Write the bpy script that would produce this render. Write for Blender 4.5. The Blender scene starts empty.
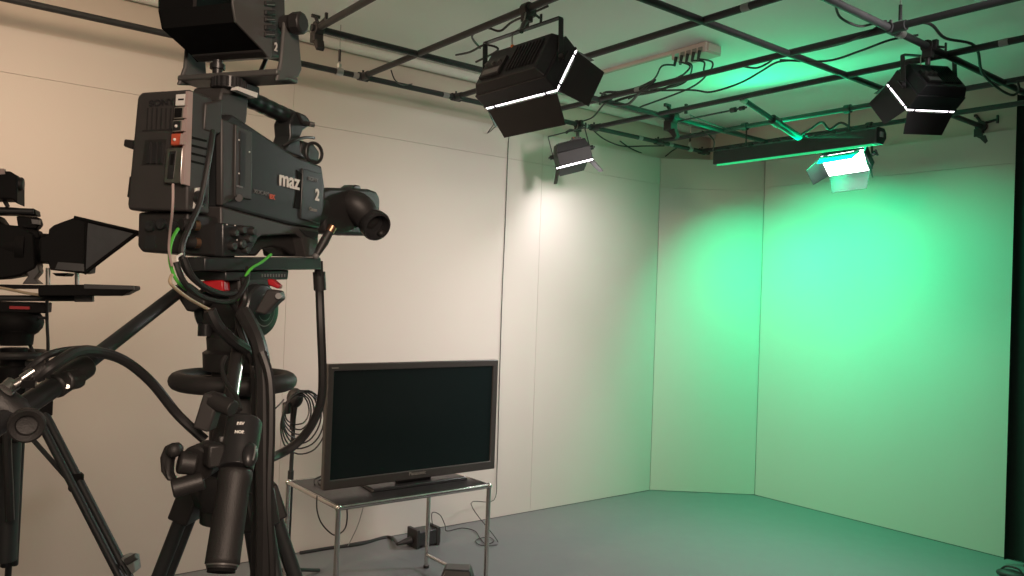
import bpy, bmesh, math, random
from mathutils import Vector, Matrix
random.seed(7)
V = Vector
SC = bpy.context.scene
COL = SC.collection

# ------------------------------------------------------------------ camera
FPX = 800.0                                   # focal length for a 1024 x 576 frame
EYE = V((0, 0, 1.6))
YAW, PITCH, ROLL = 0.904227, 0.011123, 0.035622
_f = V((math.cos(PITCH)*math.cos(YAW), math.cos(PITCH)*math.sin(YAW), math.sin(PITCH)))
_r = _f.cross(V((0, 0, 1))).normalized(); _u = _r.cross(_f)
CR = math.cos(ROLL)*_r + math.sin(ROLL)*_u
CU = -math.sin(ROLL)*_r + math.cos(ROLL)*_u
CF = _f
cam = bpy.data.cameras.new('camera'); cam.lens = FPX/1024*36; cam.sensor_width = 36
cam.clip_start = 0.05; cam.clip_end = 60
cam_o = bpy.data.objects.new('camera', cam); COL.objects.link(cam_o)
cam_o.matrix_world = Matrix(((CR.x, CU.x, -CF.x, EYE.x), (CR.y, CU.y, -CF.y, EYE.y), (CR.z, CU.z, -CF.z, EYE.z), (0, 0, 0, 1)))
SC.camera = cam_o

# surveying helpers: where a sight line of the photograph meets a depth or a plane of the room
def ray(px, py): return CR*((px-512)/FPX) + CU*((288-py)/FPX) + CF
def at(px, py, d): return EYE + ray(px, py)*d
def onp(px, py, ax, v):
    r = ray(px, py); return EYE + r*((v-EYE[ax])/r[ax])

# ------------------------------------------------------------------ materials
def mat(name, col, rough=0.5, metal=0.0, var=0.12, scale=40.0, bump=0.0, bscale=300.0, emit=None, estr=0.0, spec=None, coat=0.0):
    m = bpy.data.materials.new(name); m.use_nodes = True
    nt = m.node_tree; b = nt.nodes['Principled BSDF']
    b.inputs['Metallic'].default_value = metal
    tc = nt.nodes.new('ShaderNodeTexCoord')
    n = nt.nodes.new('ShaderNodeTexNoise'); n.inputs['Scale'].default_value = scale; n.inputs['Detail'].default_value = 4
    nt.links.new(tc.outputs['Object'], n.inputs['Vector'])
    mx = nt.nodes.new('ShaderNodeMix'); mx.data_type = 'RGBA'
    c = V(col)
    mx.inputs['A'].default_value = (*(c*(1-var)), 1); mx.inputs['B'].default_value = (*(V([min(1, x*(1+var)) for x in c])), 1)
    nt.links.new(n.outputs['Fac'], mx.inputs['Factor'])
    nt.links.new(mx.outputs['Result'], b.inputs['Base Color'])
    mr = nt.nodes.new('ShaderNodeMapRange')
    mr.inputs['To Min'].default_value = max(0.02, rough*0.85); mr.inputs['To Max'].default_value = min(1, rough*1.15)
    nt.links.new(n.outputs['Fac'], mr.inputs['Value']); nt.links.new(mr.outputs['Result'], b.inputs['Roughness'])
    if spec is not None: b.inputs['Specular IOR Level'].default_value = spec
    if coat: b.inputs['Coat Weight'].default_value = coat; b.inputs['Coat Roughness'].default_value = 0.1
    if bump:
        n2 = nt.nodes.new('ShaderNodeTexNoise'); n2.inputs['Scale'].default_value = bscale; n2.inputs['Detail'].default_value = 3
        nt.links.new(tc.outputs['Object'], n2.inputs['Vector'])
        bp = nt.nodes.new('ShaderNodeBump'); bp.inputs['Strength'].default_value = bump; bp.inputs['Distance'].default_value = 0.002
        nt.links.new(n2.outputs['Fac'], bp.inputs['Height']); nt.links.new(bp.outputs['Normal'], b.inputs['Normal'])
    if emit:
        b.inputs['Emission Color'].default_value = (*emit, 1); b.inputs['Emission Strength'].default_value = estr
    return m

M = dict(
    wall=mat('flat_paint', (0.56, 0.515, 0.475), 0.75, var=0.02, scale=3, bump=0.12, bscale=160),
    upper=mat('wall_paint', (0.53, 0.47, 0.41), 0.8, var=0.03, scale=4, bump=0.1, bscale=120),
    ceil=mat('ceiling_paint', (0.91, 0.92, 0.90), 0.85, var=0.01, scale=4, bump=0.08),
    cove=mat('cove_paint', (0.7, 0.69, 0.65), 0.55, var=0.03),
    floor=mat('grey_linoleum', (0.168, 0.176, 0.182), 0.5, var=0.05, scale=9, bump=0.03, bscale=500),
    skirt=mat('dark_joint', (0.03, 0.03, 0.03), 0.8),
    pipe=mat('black_pipe', (0.022, 0.024, 0.025), 0.5, var=0.25, scale=25),
    tape=mat('grey_tape', (0.30, 0.31, 0.30), 0.6),
    rod=mat('zinc_rod', (0.5, 0.5, 0.48), 0.4, 0.9),
    blk=mat('black_plastic', (0.024, 0.0225, 0.022), 0.48, var=0.2, bump=0.15, bscale=700),
    blk2=mat('satin_black_plastic', (0.024, 0.024, 0.025), 0.34, var=0.15, scale=30),
    body=mat('charcoal_camera_paint', (0.024, 0.026, 0.027), 0.30, var=0.1, bump=0.1, bscale=900),
    body2=mat('dark_grey_camera_plastic', (0.045, 0.042, 0.041), 0.45, var=0.1, bump=0.1, bscale=800),
    gry=mat('grey_bracket_paint', (0.085, 0.083, 0.080), 0.42, var=0.08),
    blk_shaded=mat('shaded_black_plastic', (0.009, 0.0088, 0.0088), 0.6, var=0.2, spec=0.12),  # darker copy of black plastic, with the second camera's shade put into the colour
    deep=mat('matt_black', (0.006, 0.006, 0.006), 0.85, spec=0.2),
    rub=mat('black_rubber', (0.021, 0.0195, 0.019), 0.55, bump=0.25, bscale=500),
    cable=mat('black_cable', (0.020, 0.019, 0.019), 0.45),
    met=mat('light_housing', (0.022, 0.023, 0.026), 0.42, var=0.15),
    door=mat('barn_door_paint', (0.020, 0.020, 0.021), 0.5, var=0.1),
    chrome=mat('chrome', (0.72, 0.69, 0.66), 0.24, 1.0, var=0.05),
    steel=mat('brushed_steel', (0.55, 0.53, 0.50), 0.32, 1.0, var=0.08),
    gold=mat('copper_connector', (0.75, 0.42, 0.26), 0.3, 1.0),
    red=mat('red_paint', (0.42, 0.012, 0.018), 0.4),
    redkey=mat('red_key', (0.55, 0.10, 0.05), 0.5),
    white=mat('white_label', (0.80, 0.78, 0.74), 0.5, var=0.02),
    silver=mat('dim_silver_print', (0.16, 0.16, 0.16), 0.4),
    darkpr=mat('dark_print', (0.006, 0.006, 0.006), 0.6),
    mauve=mat('pinkish_grey_plastic', (0.42, 0.32, 0.30), 0.45),
    keyg=mat('grey_key', (0.24, 0.23, 0.20), 0.5),
    green=mat('green_cable', (0.10, 0.55, 0.06), 0.45),
    tan=mat('tan_cable', (0.45, 0.36, 0.24), 0.5),
    orange=mat('orange_tag', (0.75, 0.20, 0.05), 0.5),
    tvb=mat('dark_grey_bezel', (0.055, 0.052, 0.048), 0.32),
    screen=mat('glossy_screen', (0.010, 0.017, 0.017), 0.12, var=0.05, spec=0.35),
    glass=mat('beam_splitter_glass', (0.10, 0.105, 0.11), 0.12, spec=0.6),
    box=mat('pinkish_white_plastic', (0.62, 0.53, 0.48), 0.5, var=0.03),
    curtain=mat('green_lit_molton', (0.022, 0.036, 0.031), 0.9, spec=0.15, bump=0.2, bscale=900),  # black cloth with the green light falling on it mixed into the colour
    lit=mat('led_panel', (0.9, 0.9, 0.9), 0.4, emit=(1.0, 0.93, 0.97), estr=4),
    litd=mat('led_panel_right', (0.9, 0.9, 0.9), 0.4, emit=(1.0, 0.93, 0.97), estr=4),
    litc=mat('led_panel_far', (0.9, 0.9, 0.9), 0.4, emit=(1.0, 0.93, 0.97), estr=10),
    litb=mat('led_spot', (0.9, 0.9, 0.9), 0.4, emit=(1.0, 0.92, 0.98), estr=9),
    litg=mat('green_led_strip', (0.1, 0.6, 0.3), 0.4, emit=(0.0, 1.0, 0.32), estr=0.5),
    socket_lit=mat('green_lit_socket', (0.25, 0.72, 0.52), 0.4),  # green light on the first socket, put into its colour
    lens=mat('lens_glass', (0.01, 0.012, 0.014), 0.08),
)

# ------------------------------------------------------------------ mesh builder
ID = Matrix.Identity(4)
MW = {}                                         # world frame of every root

def frame(o, x, y, z):
    return Matrix(((x[0], y[0], z[0], o[0]), (x[1], y[1], z[1], o[1]), (x[2], y[2], z[2], o[2]), (0, 0, 0, 1)))

def perp(d):
    d = d.normalized(); a = V((0, 0, 1)) if abs(d.z) < 0.9 else V((1, 0, 0))
    x = d.cross(a).normalized(); return x, d.cross(x).normalized()

class MB:
    def __init__(s, T=None): s.bm = bmesh.new(); s.T = T or ID
    def mesh(s, vs, fs):
        n = [s.bm.verts.new(s.T @ V(v)) for v in vs]
        for f in fs:
            try: s.bm.faces.new([n[i] for i in f])
            except ValueError: pass
        return s
    def box(s, c, d, R=None):
        c = V(c); h = V(d)/2
        vs = []
        for z in (-1, 1):
            for y in (-1, 1):
                for x in (-1, 1):
                    p = V((x*h.x, y*h.y, z*h.z)); vs.append(c + (R @ p if R else p))
        return s.mesh(vs, [(0, 2, 3, 1), (4, 5, 7, 6), (0, 1, 5, 4), (2, 6, 7, 3), (0, 4, 6, 2), (1, 3, 7, 5)])
    def bx(s, a, b):
        a = V(a); b = V(b); return s.box((a+b)/2, [abs(q) for q in (b-a)])
    def prism(s, pts, off, shrink=1.0):
        pts = [V(p) for p in pts]; off = V(off); n = len(pts)
        c = sum(pts, V())/n
        q = [c + (p-c)*shrink + off for p in pts]
        fs = [tuple(range(n)), tuple(range(2*n-1, n-1, -1))] + [(i, (i+1) % n, n+(i+1) % n, n+i) for i in range(n)]
        return s.mesh(pts+q, fs)
    def ring(s, rings, closed=False, caps=True):
        n = len(rings[0]); vs = [p for r in rings for p in r]; fs = []
        k = len(rings)
        for i in range(k if closed else k-1):
            j = (i+1) % k
            for a in range(n):
                b = (a+1) % n; fs.append((i*n+a, i*n+b, j*n+b, j*n+a))
        if caps and not closed: fs += [tuple(range(n-1, -1, -1)), tuple((k-1)*n+a for a in range(n))]
        return s.mesh(vs, fs)
    def tube(s, pts, r, n=8, closed=False):
        pts = [V(p) for p in pts]; k = len(pts)
        rs = r if isinstance(r, (list, tuple)) else [r]*k
        T = []
        for i in range(k):
            a = pts[(i-1) % k] if (closed or i > 0) else pts[i]
            b = pts[(i+1) % k] if (closed or i < k-1) else pts[i]
            T.append((b-a).normalized() if (b-a).length > 1e-9 else V((0, 0, 1)))
        x, y = perp(T[0]); R = []
        for i in range(k):
            x = (x - T[i]*x.dot(T[i])).normalized(); y = T[i].cross(x)
            R.append([pts[i] + (x*math.cos(t)+y*math.sin(t))*rs[i] for t in [2*math.pi*j/n for j in range(n)]])
        return s.ring(R, closed)
    def cyl(s, a, b, r, r2=None, n=20): return s.tube([a, b], [r, r if r2 is None else r2], n)
    def lathe(s, o, d, prof, n=24, x=None):
        o = V(o); d = V(d).normalized(); x, y = perp(d)
        return s.ring([[o+d*t+(x*math.cos(q)+y*math.sin(q))*max(r, 1e-4) for q in [2*math.pi*j/n for j in range(n)]] for t, r in prof])
    def torus(s, c, ax, R, r, n=36, m=10):
        c = V(c); x, y = perp(V(ax))
        return s.tube([c+(x*math.cos(t)+y*math.sin(t))*R for t in [2*math.pi*i/n for i in range(n)]], r, m, True)
    def ball(s, c, r, n=16, m=10, R=None):
        c = V(c); r = V(r) if not isinstance(r, (int, float)) else V((r, r, r)); rr = []
        for i in range(m+1):
            t = math.pi*i/m; k = max(math.sin(t), 1e-3)
            ps = [V((r.x*k*math.cos(q), r.y*k*math.sin(q), -r.z*math.cos(t))) for q in [2*math.pi*j/n for j in range(n)]]
            rr.append([c+(R @ p if R else p) for p in ps])
        return s.ring(rr)
    def build(s, name, m, parent=None, bevel=0.0, ang=35, seg=2):
        bmesh.ops.recalc_face_normals(s.bm, faces=s.bm.faces)
        me = bpy.data.meshes.new(name)
        W = MW[parent.name] if parent else ID
        if parent: s.bm.transform(W.inverted())
        s.bm.to_mesh(me); s.bm.free()
        for p in me.polygons: p.use_smooth = True
        me.set_sharp_from_angle(angle=math.radians(ang))
        me.materials.append(M[m])
        o = bpy.data.objects.new(name, me); COL.objects.link(o)
        if parent: o.parent = parent
        MW[o.name] = W
        if bevel:
            md = o.modifiers.new('edge', 'BEVEL'); md.width = bevel; md.segments = seg; md.limit_method = 'ANGLE'; md.angle_limit = math.radians(40)
        return o

def spline(pts, k=6, closed=False):
    pts = [V(p) for p in pts]; n = len(pts); out = []
    for i in range(n if closed else n-1):
        g = (lambda j: pts[j % n]) if closed else (lambda j: pts[min(max(j, 0), n-1)])
        a, b, c, d = g(i-1), g(i), g(i+1), g(i+2)
        for q in range(k):
            t = q/k
            out.append(0.5*((2*b)+(c-a)*t+(2*a-5*b+4*c-d)*t*t+(3*b-a-3*c+d)*t**3))
    if not closed: out.append(pts[-1])
    return out

def tag(o, label, cat, group=None):
    o['label'] = label; o['category'] = cat
    if group: o['group'] = group
    return o
def thing(name, label, cat, T, group=None):
    o = bpy.data.objects.new(name, None); COL.objects.link(o); o.empty_display_size = 0.05
    if not isinstance(T, Matrix): T = Matrix.Translation(V(T))
    o.matrix_world = T; MW[o.name] = T.copy()
    return tag(o, label, cat, group)
def struct(o): o['kind'] = 'structure'; return o

def text(name, s, size, T, m, parent, bold=0.0, depth=0.0006, sx=1.0, align='CENTER'):
    c = bpy.data.curves.new(name, 'FONT'); c.body = s; c.size = size; c.align_x = align; c.align_y = 'CENTER'
    c.extrude = depth; c.offset = bold
    o = bpy.data.objects.new(name, c); COL.objects.link(o)
    bpy.context.view_layer.update()
    me = bpy.data.meshes.new_from_object(o.evaluated_get(bpy.context.evaluated_depsgraph_get()))
    bpy.data.objects.remove(o); bpy.data.curves.remove(c)
    W = MW[parent.name]
    me.transform(W.inverted() @ T @ Matrix.Diagonal((sx, 1, 1, 1)))
    me.materials.clear(); me.materials.append(M[m])
    q = bpy.data.objects.new(name, me); COL.objects.link(q); q.parent = parent; MW[q.name] = W
    return q

# ------------------------------------------------------------------ the room
YW, XW, ZC, ZP, ZS = 4.596, 5.852, 3.16, 2.827, 2.604     # left flats, right flats, ceiling, top of flats, their seam
X0, Y0 = -1.6, -1.6
struct(MB().bx((X0, Y0, -0.1), (6.0, 4.75, 0)).build('floor', 'floor'))
struct(MB().bx((X0, Y0, ZC), (6.0, 4.75, ZC+0.1)).build('ceiling', 'ceil'))
g = 0.0009
CXL, CYR = 5.180, 4.022                                   # the two upright edges of the corner flat
seams = [X0, onp(286, 300, 1, YW).x, onp(534, 400, 1, YW).x, CXL]
b = MB()
for a, c in zip(seams, seams[1:]):
    b.bx((a+g, YW, 0.004), (c-g, YW+0.02, ZS-g)); b.bx((a+g, YW, ZS+g), (c-g, YW+0.02, ZP))
struct(b.build('wall_left', 'wall'))
struct(MB().bx((X0, YW+0.024, 0), (6.0, YW+0.12, ZC)).build('wall_left_upper', 'upper'))
b = MB()
ys = [CYR, 1.55, 0.33, -0.9, Y0]
for a, c in zip(ys, ys[1:]):
    b.bx((XW, c+g, 0.004), (XW+0.02, a-g, ZS-g)); b.bx((XW, c+g, ZS+g), (XW+0.02, a-g, ZP))
struct(b.build('wall_right', 'wall'))
struct(MB().bx((XW+0.024, Y0, 0), (XW+0.12, YW+0.1, ZC)).build('wall_right_upper', 'upper'))
A, B = V((CXL+0.004, YW, 0)), V((XW, CYR+0.004, 0))
nrm = V((B.y-A.y, A.x-B.x, 0)).normalized()*-0.02
b = MB()
for z0, z1 in ((0.004, ZS-0.03-g), (ZS-0.03+g, ZP)):
    b.prism([A+V((0, 0, z0)), B+V((0, 0, z0)), B+V((0, 0, z1)), A+V((0, 0, z1))], -nrm if nrm.dot(V((1, 1, 0))) < 0 else nrm)
struct(b.build('wall_corner', 'wall'))
b = MB()                                                   # black joint between flats and floor
struct(MB().bx((X0, YW+0.003, 0), (CXL, YW+0.02, 0.006)).build('baseboard_left', 'skirt'))
struct(MB().bx((XW+0.003, Y0, 0), (XW+0.02, CYR, 0.006)).build('baseboard_right', 'skirt'))
struct(MB().cyl((X0, YW-0.012, 3.125), (5.86, YW-0.012, 3.125), 0.032, n=20).build('trim_1', 'cove'))
# the part of the room behind the photographer
struct(MB().bx((X0-0.1, Y0, 0), (X0, 4.75, ZC)).build('wall_back', 'upper'))
# ------------------------------------------------------------------ pipe grid
ZB, PR = 2.88, 0.0168
YX = [2.33, 1.81, 3.69, 4.32]                    # pipes along the left wall
XY = [2.21, 2.88, 3.56, 4.12, 4.83, 5.38]        # pipes across
grid = thing('lighting_grid', 'black pipe lighting grid hung under the ceiling', 'pipe grid', (3.6, 3, ZB))
spanX = {2.33: (-1.2, onp(998, 121, 1, 2.33).x), 1.81: (-1.2, 5.6), 3.69: (1.60, 5.45), 4.32: (-1.2, 5.47)}
for y, (a, c) in spanX.items():
    MB().cyl((a, y, ZB), (c, y, ZB), PR, n=16).build('pipe', 'pipe', grid)
spanY = {1.635: (-1.2, 3.72), 2.21: (-1.2, 4.30), 2.88: (-1.2, 4.30), 3.56: (-1.2, 4.30), 4.12: (-1.2, 4.30), 4.83: (-1.2, 4.30), 5.38: (-1.2, 4.34)}
for x, (a, c) in spanY.items():
    MB().cyl((x, a, ZB+0.003), (x, c, ZB+0.003), PR, n=16).build('pipe', 'pipe', grid)
def joint(x, y, ax):
    d = V((1, 0, 0)) if ax == 0 else V((0, 1, 0)); o = V((x, y, ZB))
    b = MB().cyl(o-d*0.032, o+d*0.032, PR+0.008, n=16); e = V((d.y, -d.x, 0))
    b.cyl(o+e*0.01, o+e*0.07, PR+0.007, n=16); b.cyl(o+V((0, 0, 0.02)), o+V((0, 0, 0.04)), 0.007, n=8)
    b.build('pipe_joint', 'pipe', grid)
for x in XY: joint(x, 4.32, 0)
for x in (3.56, 5.38): joint(x, 1.81, 0)
def band(x, y, ax, w=0.035):
    d = V((1, 0, 0)) if ax == 0 else V((0, 1, 0)); o = V((x, y, ZB+(0.003 if ax else 0)))
    MB().cyl(o-d*w, o+d*w, PR+0.0014, n=16).build('tape_band', 'tape', grid)
for px, py in ((355, 76), (446, 95), (583, 126), (645, 137), (668, 145)): band(onp(px, py, 2, ZB).x, 4.32, 0, 0.022)
band(3.56, onp(641, 91, 2, ZB).y, 1, 0.02); band(XY[3], onp(1002, 42, 2, ZB).y, 1, 0.02); band(2.88, 2.1, 1, 0.02)
for px, py in ((880, 83), (965, 64), (915, 38)):
    pass
for px, py, y in ((339, 72, 4.32), (690, 143, 4.32), (900, 27, 1.81)):
    x = onp(px, py, 1, y).x
    MB().cyl((x, y, ZB), (x, y, ZC-0.004), 0.0035, n=8).build('hanger_rod', 'rod', grid)
    MB().cyl((x, y, ZB+0.06), (x, y, ZB+0.13), 0.008, n=10).build('turnbuckle', 'pipe', grid)
    MB().cyl((x, y, ZB+0.015), (x, y, ZB+0.045), 0.014, n=10).cyl((x-0.02, y, ZB), (x+0.02, y, ZB), 0.024, n=14).build('hanger_collar', 'rod', grid)

# ------------------------------------------------------------------ clamps
def clamp_parts(b, o, ax):
    """a pipe coupler round the pipe at o with wing bolt"""
    d = V(ax).normalized(); e = V((d.y, -d.x, 0)); z = V((0, 0, 1)); o = V(o)
    R = Matrix((d, e, z)).transposed()
    b.cyl(o-d*0.02, o+d*0.02, 0.03, n=14)
    b.box(o-z*0.036, (0.034, 0.045, 0.04), R)
    b.box(o+e*0.034, (0.026, 0.022, 0.05), R)
    b.cyl(o+e*0.03-z*0.005, o+e*0.075-z*0.02, 0.006, n=8)
    b.box(o+e*0.082-z*0.022, (0.012, 0.008, 0.045), R)
    b.cyl(o-z*0.05, o-z*0.09, 0.012, n=12)
    return b
# empty pole clamps
def pole_clamp(pos, ax, label, sc=1.0):
    T = Matrix.Translation(V(pos)); t = thing('pipe_clamp', label, 'clamp', T)
    d = V(ax).normalized(); e = V((d.y, -d.x, 0)); z = V((0, 0, 1)); o = V(pos)
    R = Matrix((d, e, z)).transposed()
    b = MB(); b.cyl(o-d*0.022*sc, o+d*0.022*sc, 0.034*sc, n=14); b.box(o-z*0.04*sc-e*0.012, (0.05*sc, 0.05*sc, 0.05*sc), R)
    b.prism([o-z*0.06*sc-d*0.02-e*0.03*sc, o-z*0.06*sc-d*0.02+e*0.03*sc, o-z*0.10*sc-d*0.02+e*0.045*sc, o-z*0.115*sc-d*0.02+e*0.03*sc, o-z*0.08*sc-d*0.02], d*0.04)
    b.build('jaw', 'blk', t, 0.003)
    b = MB(); b.cyl(o+e*0.02*sc+z*0.02*sc, o+e*0.085*sc+z*0.03*sc, 0.008*sc, n=10); b.box(o+e*0.09*sc+z*0.032*sc, (0.014*sc, 0.012*sc, 0.05*sc), R)
    b.build('wing_bolt', 'blk2', t, 0.002)
    b = MB(); b.cyl(o+z*0.02*sc, o+z*0.065*sc-e*0.03*sc, 0.009*sc, n=10); b.box(o+z*0.07*sc-e*0.033*sc, (0.045*sc, 0.014*sc, 0.016*sc), R)
    b.build('lever', 'blk2', t, 0.002)
    MB().cyl(o-d*0.024*sc-z*0.0, o-d*0.028*sc, 0.006, n=8).build('bolt_head', 'steel', t)
    return t
p = at(320, 22, 2.35)
pole_clamp((1.635, 3.69, ZB), (1, 0, 0), 'black pipe clamp above the large viewfinder of the near numbered camera', 1.0)
pole_clamp((onp(672, 117, 1, 3.69).x, 3.69, ZB), (1, 0, 0), 'black pipe clamp in mid grid with a thin black rod running right', 1.35)
pole_clamp((onp(982, 115, 1, 2.33).x, 2.33, ZB), (1, 0, 0), 'empty black pipe clamp hanging by the upper right wall', 1.1)

# ------------------------------------------------------------------ panel lights
def panel_light(T, label, w, h, d, emat, doors, pipe_pt, pipe_ax, ang=25, dl=0.135, tagc='orange', flip=1):
    """front normal = local +z, width = x, height = y; front face at z = 0"""
    t = thing('panel_light', label, 'studio light', T, 'panel lights on the pipe grid')
    b = MB(T)
    b.prism([(-w/2, -h/2, 0), (w/2, -h/2, 0), (w/2, h/2, 0), (-w/2, h/2, 0)], (0, 0, -d*0.62))
    b.prism([(-w/2*.97, -h/2*.97, -d*0.62), (w/2*.97, -h/2*.97, -d*0.62), (w/2*.97, h/2*.97, -d*0.62), (-w/2*.97, h/2*.97, -d*0.62)], (0, 0, -d*0.38), 0.86)
    b.build('housing', 'met', t, 0.004)
    # heat sink, controls and rating strip on the back
    b = MB(T)
    for i in range(9):
        x = -w*0.36+i*w*0.045; b.bx((x, -h*0.30, -d-0.008), (x+0.004, h*0.30, -d+0.002))
    b.bx((w*0.08, -h*0.34, -d-0.014), (w*0.36, h*0.10, -d+0.002))
    b.build('heat_sink', 'blk2', t)
    b = MB(T)
    for i in range(3): b.cyl((w*(0.13+0.09*i), -h*0.06, -d-0.013), (w*(0.13+0.09*i), -h*0.06, -d-0.026), 0.009, n=12)
    b.build('control_knob', 'gry', t)
    b = MB(T); b.bx((w*0.10, -h*0.30, -d-0.0145), (w*0.33, -h*0.17, -d-0.0155)); b.build('rating_plate', 'silver', t)
    # emitting face
    MB(T).bx((-w/2+0.002, -h/2+0.002, 0.002), (w/2-0.002, h/2-0.002, 0.011)).build('led_panel', emat, t)
    # front frame
    b = MB(T)
    for s in (-1, 1):
        b.bx((-w/2-0.004, s*(h/2-0.006)-0.006, -0.008), (w/2+0.004, s*(h/2-0.006)+0.006, 0.001))
        b.bx((s*(w/2-0.006)-0.006, -h/2, -0.008), (s*(w/2-0.006)+0.006, h/2, 0.001))
    b.build('front_frame', 'met', t)
    # barn doors
    for nm in doors:
        a = math.radians(doors[nm]); hz = 0.0145
        if nm in 'bt':
            s = -1 if nm == 'b' else 1
            e0 = [(-w/2+0.006, s*(h/2+0.002), hz), (w/2-0.006, s*(h/2+0.002), hz)]
            o = V((0, s*math.sin(a), math.cos(a)))*dl; sh = 0.022
            q = [V(e0[0]), V(e0[1]), V(e0[1])+o-V((sh, 0, 0)), V(e0[0])+o+V((sh, 0, 0))]
            n = V((0, math.cos(a), -s*math.sin(a)))*0.003; hx = V((1, 0, 0)); span = w
        else:
            s = -1 if nm == 'l' else 1
            e0 = [(s*(w/2+0.002), -h/2+0.006, hz), (s*(w/2+0.002), h/2-0.006, hz)]
            o = V((s*math.sin(a), 0, math.cos(a)))*dl; sh = 0.014
            q = [V(e0[0]), V(e0[1]), V(e0[1])+o-V((0, sh, 0)), V(e0[0])+o+V((0, sh, 0))]
            n = V((math.cos(a), 0, -s*math.sin(a)))*0.003; hx = V((0, 1, 0)); span = h
        dd = MB(T).prism(q, n).build('barn_door', 'door', t, 0.001)
        c = (V(e0[0])+V(e0[1]))/2
        for k in (-0.36, 0.36):
            b = MB(T); b.cyl(c+hx*(k*span-0.016), c+hx*(k*span+0.016), 0.005, n=8); b.cyl(c+hx*(k*span), c+hx*(k*span)-V((0, 0, hz+0.002)), 0.004, n=6)
            b.build('hinge', 'blk2', dd)
    # yoke: two arms from the side pivots up to a cross bar, with the clamp on the pipe
    up = (T.to_3x3().inverted() @ V((0, 0, 1))); up.x = 0; up.normalize()
    pv = V((0, 0, -d*0.5)); top = pv+up*(h/2+0.045)
    sd = V((0, up.z, -up.y)).normalized()*0.014
    b = MB(T)
    for s in (-1, 1):
        p0 = V((s*(w/2+0.012), 0, 0)); q0 = pv+p0-up*0.02; q1 = top+p0
        b.prism([q0-sd, q0+sd, q1+sd, q1-sd], (s*0.004, 0, 0))
    q = [top-sd-V((w/2+0.014, 0, 0)), top+sd-V((w/2+0.014, 0, 0)), top+sd+V((w/2+0.014, 0, 0)), top-sd+V((w/2+0.014, 0, 0))]
    b.prism(q, up*0.005); b.build('yoke', 'met', t, 0.002)
    for s in (-1, 1):
        c = pv+V((s*(w/2+0.016), 0, 0)); b = MB(T); b.cyl(c, c+V((s*0.022, 0, 0)), 0.016, n=14); b.box(c+V((s*0.026, 0, 0)), (0.01, 0.045, 0.012))
        b.build('tilt_knob', 'blk2', t)
    tw = T @ top; pp = V(pipe_pt)
    b = clamp_parts(MB(), pp, pipe_ax); b.tube([tw, tw+(pp-tw)*0.3, pp-V((0, 0, 0.05))], 0.010, 10); b.build('clamp', 'blk', t, 0.002)
    b = MB(); q = tw + (T.to_3x3() @ V((0.05, 0, 0)))*flip
    b.tube(spline([pp+V((0, 0, 0.02)), (pp+q)/2+V((0.03, 0.02, 0)), q, q-V((0, 0, 0.05))]), 0.003, 6); b.build('safety_wire', 'steel', t)
    b = MB(); b.box(q-V((0, 0, 0.055)), (0.012, 0.010, 0.022)); b.build('safety_tag', 'orange', t)
    return t

def fr(x, y, z, o):
    z = V(z).normalized(); x = (V(x)-z*V(x).dot(z)).normalized(); return frame(o, x, z.cross(x), z)
# near light, seen from behind
Ta = fr(-V((0.112, -0.9932, 0.0328)), 0, V((0.8504, 0.0788, -0.5203)), V((2.0814, 2.5806, 2.5073)))
panel_light(Ta, 'large panel light seen from behind, nearest the near numbered camera, bright line under its housing', 0.41, 0.225, 0.115, 'lit', dict(b=23, l=27, t=30, r=27), (2.21, onp(527, 12, 0, 2.21).y, ZB), (0, 1, 0))
Td = fr(-V((0.9387, -0.3372, 0.0714)), 0, V((0.3052, 0.7166, -0.6271)), V((4.144, 1.936, 2.697)))
panel_light(Td, 'panel light seen from behind at upper right with a square left barn door', 0.306, 0.206, 0.135, 'litd', dict(b=24, r=24, t=30, l=24), (onp(928, 52, 1, 1.81).x, 1.81, ZB), (1, 0, 0), dl=0.115)
oc = at(846, 162.5, 5.35)
Tc = fr(V((0.05, -1, 0.02)), 0, V((-0.66, -0.10, -0.74)), oc)
panel_light(Tc, 'dazzling white panel light facing the room from under the green light bar', 0.29, 0.17, 0.11, 'litc', dict(b=32, r=20, l=38, t=15), (XY[5], oc.y+0.03, ZB), (0, 1, 0), dl=0.12)
ob = at(574, 163, 5.64)
Tb = fr(V((0.76, -0.535, 0.30)), 0, V((0.30, -0.06, -0.95)), ob)
panel_light(Tb, 'small lit panel light with open barn doors in front of the left wall', 0.24, 0.20, 0.15, 'litb', dict(b=60, r=30, l=24), (onp(578, 127, 1, 4.32).x, 4.32, ZB), (1, 0, 0), dl=0.105)

# ------------------------------------------------------------------ green cyclorama light bar
XB = 4.80; y0, y1, z0, z1 = 2.51, 3.75, 2.634, 2.738
T = Matrix.Translation((XB, (y0+y1)/2, z0))
bar = thing('light_bar', 'long dark grey light bar with green glow along its underside', 'light bar', T)
pr = [(XB, 0, z0), (XB, 0, z1-0.012), (XB+0.02, 0, z1), (XB+0.10, 0, z1), (XB+0.125, 0, z1-0.03), (XB+0.125, 0, z1-0.06), (XB+0.085, 0, z0-0.0)]
MB().prism([(x, y0+0.012, z) for x, _, z in pr], (0, y1-y0-0.024, 0)).build('housing', 'met', bar, 0.002)
for ya in (y0, y1-0.012): MB().prism([(x, ya, z) for x, _, z in pr], (0, 0.012, 0), 1.0).build('end_cap', 'blk2', bar, 0.002)
MB().box((XB+0.055, y0-0.004, z0+0.06), (0.03, 0.01, 0.03)).build('power_socket', 'tape', bar)
b = MB(); b.mesh([(XB+0.01, y0+0.03, z0-0.002), (XB+0.075, y0+0.03, z0-0.002), (XB+0.075, y1-0.03, z0-0.002), (XB+0.01, y1-0.03, z0-0.002)], [(0, 1, 2, 3)])
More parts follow.
